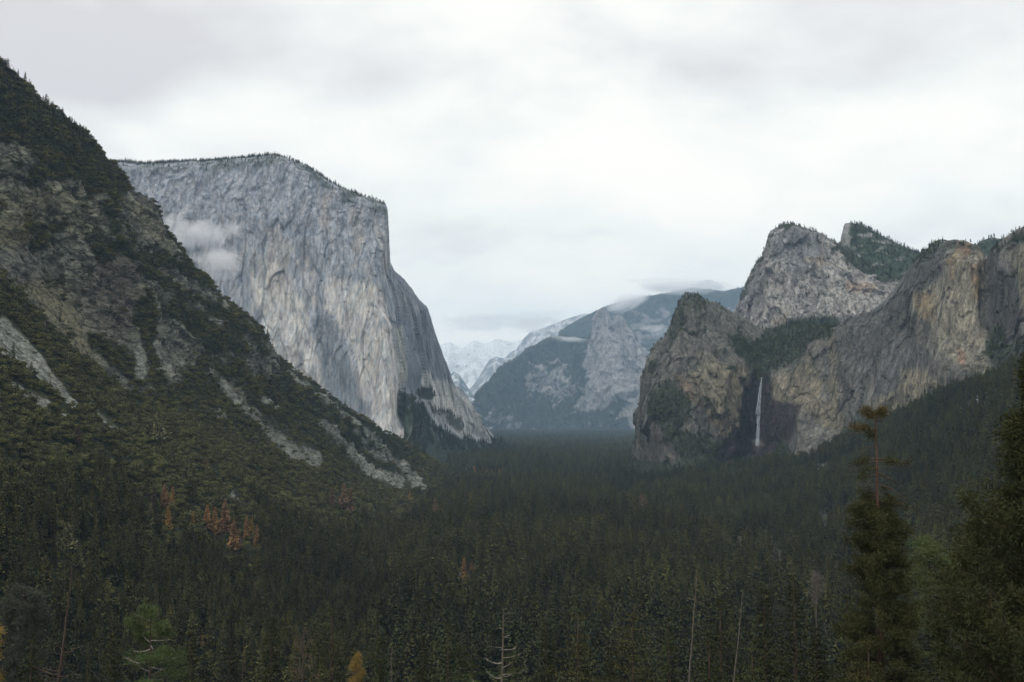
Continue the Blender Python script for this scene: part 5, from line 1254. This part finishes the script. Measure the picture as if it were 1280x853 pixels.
portrait('pine_tree', 'green pine with bleached white curving boughs near the lower left', 192, 760, 150, trunk_r=0.3, wob=0.5,
         limbs=[(16, -20, 0.3, 0.2, 0.5, 0.09), (20, 24, -0.2, 0.1, 0.4, 0.09), (38, 22, -0.1, 0.05, 0, 0.13), (40, -14, 0.3, 0.5, 0, 0.1), (44, 4, -1, 0, 0, 0.15), (48, -18, -0.35, 0.3, 0, 0.13), (56, 7, -1.2, 0, 0, 0.16), (62, 32, 0.3, -0.25, 0.8, 0.1), (62, -28, -0.25, 0.45, 0.2, 0.13), (68, 15, -0.3, 0, 0, 0.14), (86, 9, -0.9, 0, 0, 0.18), (88, -22, -0.2, 0.2, 0.3, 0.13)],
         auto=(0, 300, 60, lambda d: np.interp(d, [0, 12, 40, 90, 300], [12, 22, 34, 46, 60]), 0.05, 0.12, 0.9, 0.05, 44, 0.5), trunk_mat=m_brownwood, limb_mat=m_white, leaf='bright', seed=9)
portrait('dead_tree', 'bare bleached tree with curling white boughs at the bottom centre', 629, 760, 160, lean=(0.9, 0), trunk_r=0.32, wob=0.3,
         limbs=[(8, 6, 0.4, 0, 0, 0.04), (14, 7, 0.3, 0, 0, 0.04), (26, -10, 0.5, -0.6, 0, 0.06), (34, 6, -0.6, 0.3, 0, 0.09), (36, 9, 0.5, -0.2, 0, 0.08), (48, -16, 0.1, 0, 0, 0.05), (50, 18, -0.25, 0.4, 0, 0.12), (48, -3, -1.5, 0.5, 0, 0.12), (60, 22, 0.1, 0.2, 0.15, 0.08), (66, -20, -0.15, 0.5, 0, 0.14), (72, 14, 0.4, 0.2, 0, 0.1), (80, 24, 0.1, 0.1, 0.3, 0.08), (84, -20, -0.25, 0.7, 0.25, 0.13), (80, 12, -0.8, 0.9, 0, 0.14), (94, 20, 0.1, 0.1, 0.9, 0.1), (96, -36, 0.05, 0.1, 1, 0.1), (98, 28, 0, 0.1, 1, 0.1), (104, -26, 0.05, 0.1, 1, 0.1)],
         auto=(100, 300, 26, lambda d: 34.0, 0.05, 0.15, 0.8, 0.08, 22, 0.6), trunk_mat=m_greybark, limb_mat=m_white, leaf='bright', seed=11)
portrait('dead_tree', 'dead brown leaning trunk with twisted pale twigs low at the left', 89, 706, 150, lean=(4.6, 0), trunk_r=0.28, wob=0.3,
         limbs=[(52, -8, 0.3, 0, 0, 0.04), (62, -6, 0.1, 0, 0, 0.04), (78, 6, 0.2, 0, 0, 0.05), (94, -9, 0.3, 0.8, 0, 0.09), (98, 24, 0.1, 0.35, 0, 0.1), (100, -14, 0.2, 0.3, 0, 0.07), (104, 16, 0.5, 0.2, 0, 0.07), (118, -24, 0.05, 0.2, 0, 0.1), (122, -36, 0.0, 0.2, 0, 0.11), (124, 24, 0.1, 0.1, 0, 0.09), (130, -22, -0.1, 0.3, 0, 0.09), (134, 20, 0.2, 0.3, 0, 0.08), (140, -30, 0, 0.2, 0, 0.08), (128, 12, 0.4, 0.3, 0, 0.07)],
         auto=(112, 260, 26, lambda d: 26.0, 0.1, 0.3, 0, 0.06, 10, 0.4), trunk_mat=m_brownwood, limb_mat=m_brownwood, seed=13)
portrait('dead_tree', 'half dead conifer with bare drooping tan boughs and thin green tips', 379, 782, 170, trunk_r=0.22, wob=0.2,
         auto=(3, 260, 62, lambda d: np.interp(d, [0, 20, 70, 260], [3, 13, 26, 30]), -0.1, 0.05, 0.25, 0.045, 14, 0.45), trunk_mat=m_brownwood, limb_mat=m_greybark, leaf='brown', seed=15)
portrait('dead_tree', 'grey twiggy dead tree right of the golden tree', 491, 808, 180, trunk_r=0.14, wob=0.2,
         auto=(2, 200, 50, lambda d: np.interp(d, [0, 30, 200], [3, 13, 20]), 0.3, 0.2, 0, 0.035, 10, 0.3), trunk_mat=m_greybark, limb_mat=m_greybark, seed=17)
portrait('golden_tree', 'small golden yellow tree at the lower edge left of centre', 446, 820, 230, trunk_r=0.12,
         auto=(0, 120, 60, lambda d: np.interp(d, [0, 10, 40, 120], [3, 6, 9, 10]), 0.3, 0.1, 0.95, 0.03, 16, 0.5), trunk_mat=m_greybark, leaf='gold', seed=19)
portrait('golden_tree', 'yellow leaved tree peeping in at the left edge', -14, 780, 90, trunk_r=0.15,
         auto=(2, 300, 90, lambda d: np.interp(d, [0, 20, 60, 300], [6, 16, 19, 24]), 0.25, 0.1, 0.7, 0.04, 16, 0.35), trunk_mat=m_greybark, leaf='gold', seed=21)
portrait('dead_tree', 'taller bare pole with a few stub twigs, right of the valley centre', 870.5, 712, 200, lean=(4.5, 0), trunk_r=0.27, wob=0.3,
         limbs=[(1, -3, 0.1, 0, 0, 0.05), (1, 4, 0.1, 0, 0, 0.05), (18, -6, 0.05, 0, 0, 0.05), (36, -17, 0.05, 0, 0, 0.05), (37, 8, -0.5, 0.1, 0, 0.06), (36, 5, 0.6, 0, 0, 0.05), (64, 8, -0.5, 0, 0, 0.06), (66, 4, 0.4, 0, 0, 0.05), (65, 9, 0.1, 0, 0, 0.04), (94, 9, -0.5, 0, 0, 0.06), (84, -5, 0.3, 0, 0, 0.04)], trunk_mat=m_greybark, limb_mat=m_greybark, seed=23)
portrait('dead_tree', 'shorter leaning bare pole right of the taller one', 928, 738, 200, lean=(6.0, 0), trunk_r=0.24, wob=0.3,
         limbs=[(1, -3, 0, 0, 0, 0.05), (22, -9, 0.2, 0, 0, 0.04), (32, 4, 0.2, 0, 0, 0.04), (56, -5, 0.1, 0, 0, 0.04), (68, 13, 0.0, -0.05, 0, 0.06), (92, 6, -0.5, 0, 0, 0.05)], trunk_mat=m_greybark, limb_mat=m_greybark, seed=25)
portrait('dead_tree', 'feathery grey dead treetop between the bare poles and the sparse pine', 1019, 716, 200, trunk_r=0.12, wob=0.1,
         auto=(1, 36, 44, lambda d: np.interp(d, [0, 10, 22, 36], [4, 10, 11, 5]), 0.25, 0.1, 0.25, 0.04, 10, 0.4), limbs=[(54, 11, 0, 0, 0, 0.05), (40, -6, 0, 0, 0, 0.04)], trunk_mat=m_greybark, limb_mat=m_greybark, leaf='dirty', seed=27)
portrait('dead_tree', 'thin grey pole with tiny stubs in the lower left forest', 305, 797, 190, lean=(0.6, 0), trunk_r=0.1, wob=0.1, limbs=[(10, 4, 0, 0, 0, 0.03), (22, -4, 0, 0, 0, 0.03), (35, 4, 0, 0, 0, 0.03)], trunk_mat=m_brownwood, limb_mat=m_brownwood, seed=29)
portrait('oak_tree', 'light green leafy tree left of the dark slim fir at right', 1157, 678, 130, trunk_r=0.3, wob=0.4,
         auto=(0, 260, 120, lambda d: np.interp(d, [0, 10, 40, 260], [8, 22, 30, 34]), 0.35, -0.1, 0.8, 0.06, 18, 0.55), trunk_mat=m_bark, leaf='mid', second='bright', seed=31)
portrait('oak_tree', 'round headed grey green oak among conifers low at the left', 30, 742, 260, trunk_r=0.4, wob=0.4,
         auto=(0, 110, 100, lambda d: np.interp(d, [0, 6, 20, 50, 110], [12, 19, 24, 24, 16]), 0.3, -0.1, 0.9, 0.06, 20, 0.9), trunk_mat=m_bark, leaf='grey', seed=33)

# ------------------------------------------------------------------ the waterfall, with spray at its foot
mw, ntw, bw = mat_base('falling_water')
tcw = N(ntw, 'ShaderNodeTexCoord'); mpw = N(ntw, 'ShaderNodeMapping'); mpw.inputs['Scale'].default_value = (0.5, 0.5, 0.05); ntw.links.new(tcw.outputs['Object'], mpw.inputs[0])
nw = N(ntw, 'ShaderNodeTexNoise'); nw.inputs['Scale'].default_value = 1; nw.inputs['Detail'].default_value = 4; ntw.links.new(mpw.outputs[0], nw.inputs[0])
rw = N(ntw, 'ShaderNodeMapRange'); rw.inputs['From Min'].default_value = 0.35; rw.inputs['From Max'].default_value = 0.6; rw.inputs['To Min'].default_value = 0.25; rw.inputs['To Max'].default_value = 1.0; ntw.links.new(nw.outputs['Fac'], rw.inputs[0])
ntw.links.new(rw.outputs[0], bw.inputs['Alpha']); bw.inputs['Base Color'].default_value = (0.34, 0.38, 0.44, 1); bw.inputs['Roughness'].default_value = 0.6
WS = Soup(); rwf = np.random.default_rng(5)
for k in range(16):
    t = np.linspace(0, 1, 30); w_ = (rwf.random() - 0.5)
    xx = 952.3 - 5.5 * t ** 0.8 + w_ * (0.6 + 2.8 * t) + np.cumsum(rwf.normal(size=30)) * 0.06; yy_ = 471.5 + 86 * t * (1 if k < 9 else rwf.uniform(0.5, 1.0)); RR_ = 2650 - 30 * t + rwf.normal() * 2
    WS.tube(pix(xx, yy_, RR_), (1.0 + 1.3 * t) * (1.2 if k == 0 else 0.75), 6)
wf = obj('waterfall', WS.mesh('waterfall', mw, True)); tag(wf, 'thin white waterfall dropping down the dark wet alcove', 'waterfall', kind='structure')
# ------------------------------------------------------------------ air
def box_mesh(name, lo, hi, mat):
    V = np.array([(x, y, z) for x in (lo[0], hi[0]) for y in (lo[1], hi[1]) for z in (lo[2], hi[2])], float)
    F = np.array([(0, 1, 3, 2), (4, 6, 7, 5), (0, 4, 5, 1), (2, 3, 7, 6), (0, 2, 6, 4), (1, 5, 7, 3)])
    return new_mesh(name, V, F, [mat], smooth=False)


m_haze = bpy.data.materials.new('haze'); m_haze.use_nodes = True
nt = m_haze.node_tree; nt.nodes.clear()
pv = N(nt, 'ShaderNodeVolumePrincipled'); mo = N(nt, 'ShaderNodeOutputMaterial'); nt.links.new(pv.outputs[0], mo.inputs['Volume'])
pv.inputs['Density'].default_value = 3.3e-5
pv.inputs['Color'].default_value = (0.50, 0.73, 1.0, 1)
pv.inputs['Anisotropy'].default_value = 0.0
hz = obj('haze', box_mesh('haze', (-14000, -3000, FLOOR - 262), (14000, 25500, 2600), m_haze))
tag(hz, 'thin blue haze filling the whole valley air', 'haze', kind='stuff')


# low cloud: soft bodies of mist with their own size, place and thickness
def mist(name, label, c_pix, R, size, dens, seed, col=(0.96, 0.965, 1.0), nscale=3.0, thr=0.45, tilt=0.0, step=None):
    """an egg of mist centred on a bearing at distance R; size in metres (across, along, up)"""
    m = bpy.data.materials.new(name); m.use_nodes = True; t = m.node_tree; t.nodes.clear(); L = t.links
    g = N(t, 'ShaderNodeTexCoord'); ln = N(t, 'ShaderNodeVectorMath', operation='LENGTH'); L.new(g.outputs['Object'], ln.inputs[0])
    mp_ = N(t, 'ShaderNodeMapping'); mp_.inputs['Location'].default_value = (seed * 3.1, seed * 1.7, 0); mp_.inputs['Scale'].default_value = (1, 1, 1); L.new(g.outputs['Object'], mp_.inputs[0])
    nz = N(t, 'ShaderNodeTexNoise'); nz.inputs['Scale'].default_value = nscale; nz.inputs['Detail'].default_value = 7; nz.inputs['Roughness'].default_value = 0.62; nz.inputs['Distortion'].default_value = 0.8; L.new(mp_.outputs[0], nz.inputs[0])
    fall = N(t, 'ShaderNodeMapRange'); fall.inputs['From Min'].default_value = 1.0; fall.inputs['From Max'].default_value = 0.1; fall.inputs['To Min'].default_value = -0.42; fall.inputs['To Max'].default_value = 0.16; L.new(ln.outputs['Value'], fall.inputs[0])
    ad = N(t, 'ShaderNodeMath', operation='ADD'); L.new(nz.outputs['Fac'], ad.inputs[0]); L.new(fall.outputs[0], ad.inputs[1])
    mr = N(t, 'ShaderNodeMapRange'); mr.inputs['From Min'].default_value = thr; mr.inputs['From Max'].default_value = thr + 0.22; mr.inputs['To Max'].default_value = dens; L.new(ad.outputs[0], mr.inputs[0])
    pv = N(t, 'ShaderNodeVolumePrincipled'); pv.inputs['Color'].default_value = (*col, 1); L.new(mr.outputs[0], pv.inputs['Density']); pv.inputs['Anisotropy'].default_value = 0.1
    mo = N(t, 'ShaderNodeOutputMaterial'); L.new(pv.outputs[0], mo.inputs['Volume'])
    nu, nv = 24, 12; a, b = np.meshgrid(np.linspace(0, 2 * math.pi, nu, endpoint=False), np.linspace(-math.pi / 2, math.pi / 2, nv + 2)[1:-1])
    V = np.stack([np.cos(a) * np.cos(b), np.sin(a) * np.cos(b), np.sin(b)], -1).reshape(-1, 3); i = np.arange(nu * nv).reshape(nv, nu)
    q = np.stack([i[:-1], np.roll(i[:-1], -1, 1), np.roll(i[1:], -1, 1), i[1:]], -1).reshape(-1, 4)
    V = np.concatenate([V, [[0, 0, -1], [0, 0, 1]]]); lo = np.stack([np.full(nu, nu * nv), np.roll(i[0], -1), i[0]], -1); hi = np.stack([np.full(nu, nu * nv + 1), i[-1], np.roll(i[-1], -1)], -1)
    o = obj(name, new_mesh(name, V, [q, np.concatenate([lo, hi])], [m], smooth=False))
    c = pix(c_pix[0], c_pix[1], R); o.location = tuple(c); o.scale = size; o.rotation_euler = (0, tilt, -math.atan2(c[0], c[1]))
    tag(o, label, 'mist', kind='stuff'); return o


mist('mist', 'pale wisp of mist clinging to the shaded left face of the granite wall', (266, 292), 3440, (190, 90, 150), 0.036, 1, nscale=1.7)
mist('mist', 'lower tail of the mist trailing down towards the ridge on the granite wall', (270, 328), 3420, (160, 80, 130), 0.034, 11, nscale=1.9)
mist('mist', 'small puff of mist beside the near ridge on the granite wall', (222, 288), 3430, (130, 70, 150), 0.034, 2, nscale=1.8, tilt=0.5)
mist('mist', 'thin bright band of mist lying on the wooded ridge left of the spire', (712, 424), 11200, (520, 180, 80), 0.012, 3, nscale=2.2, tilt=0.10)
mist('mist', 'white curl of cloud pouring over behind the twin spire', (786, 378), 12900, (700, 260, 230), 0.016, 4, nscale=1.9, tilt=-0.35)
mist('mist', 'faint band of mist across the long wall behind the near buttress', (818, 412), 12400, (560, 200, 150), 0.006, 5, nscale=2.0)
mist('mist', 'low cloud cap hiding the top of the long wall', (850, 358), 13800, (1500, 500, 260), 0.006, 6, nscale=1.8)
mist('mist', 'cloud bank swallowing the snow mountains at the valley head', (600, 402), 18500, (1900, 600, 480), 0.004, 7, nscale=2.6)
mist('mist', 'torn veil of cloud drifting over the snowy ridge', (668, 402), 15500, (1100, 500, 400), 0.004, 8, nscale=2.4)
mist('mist', 'shred of cloud in the gap beside the granite wall', (575, 446), 17800, (900, 500, 260), 0.0024, 9, nscale=2.0, tilt=-0.5)
mist('mist', 'faint spray drifting around the foot of the waterfall', (946, 556), 2600, (42, 30, 34), 0.012, 10, nscale=1.6)
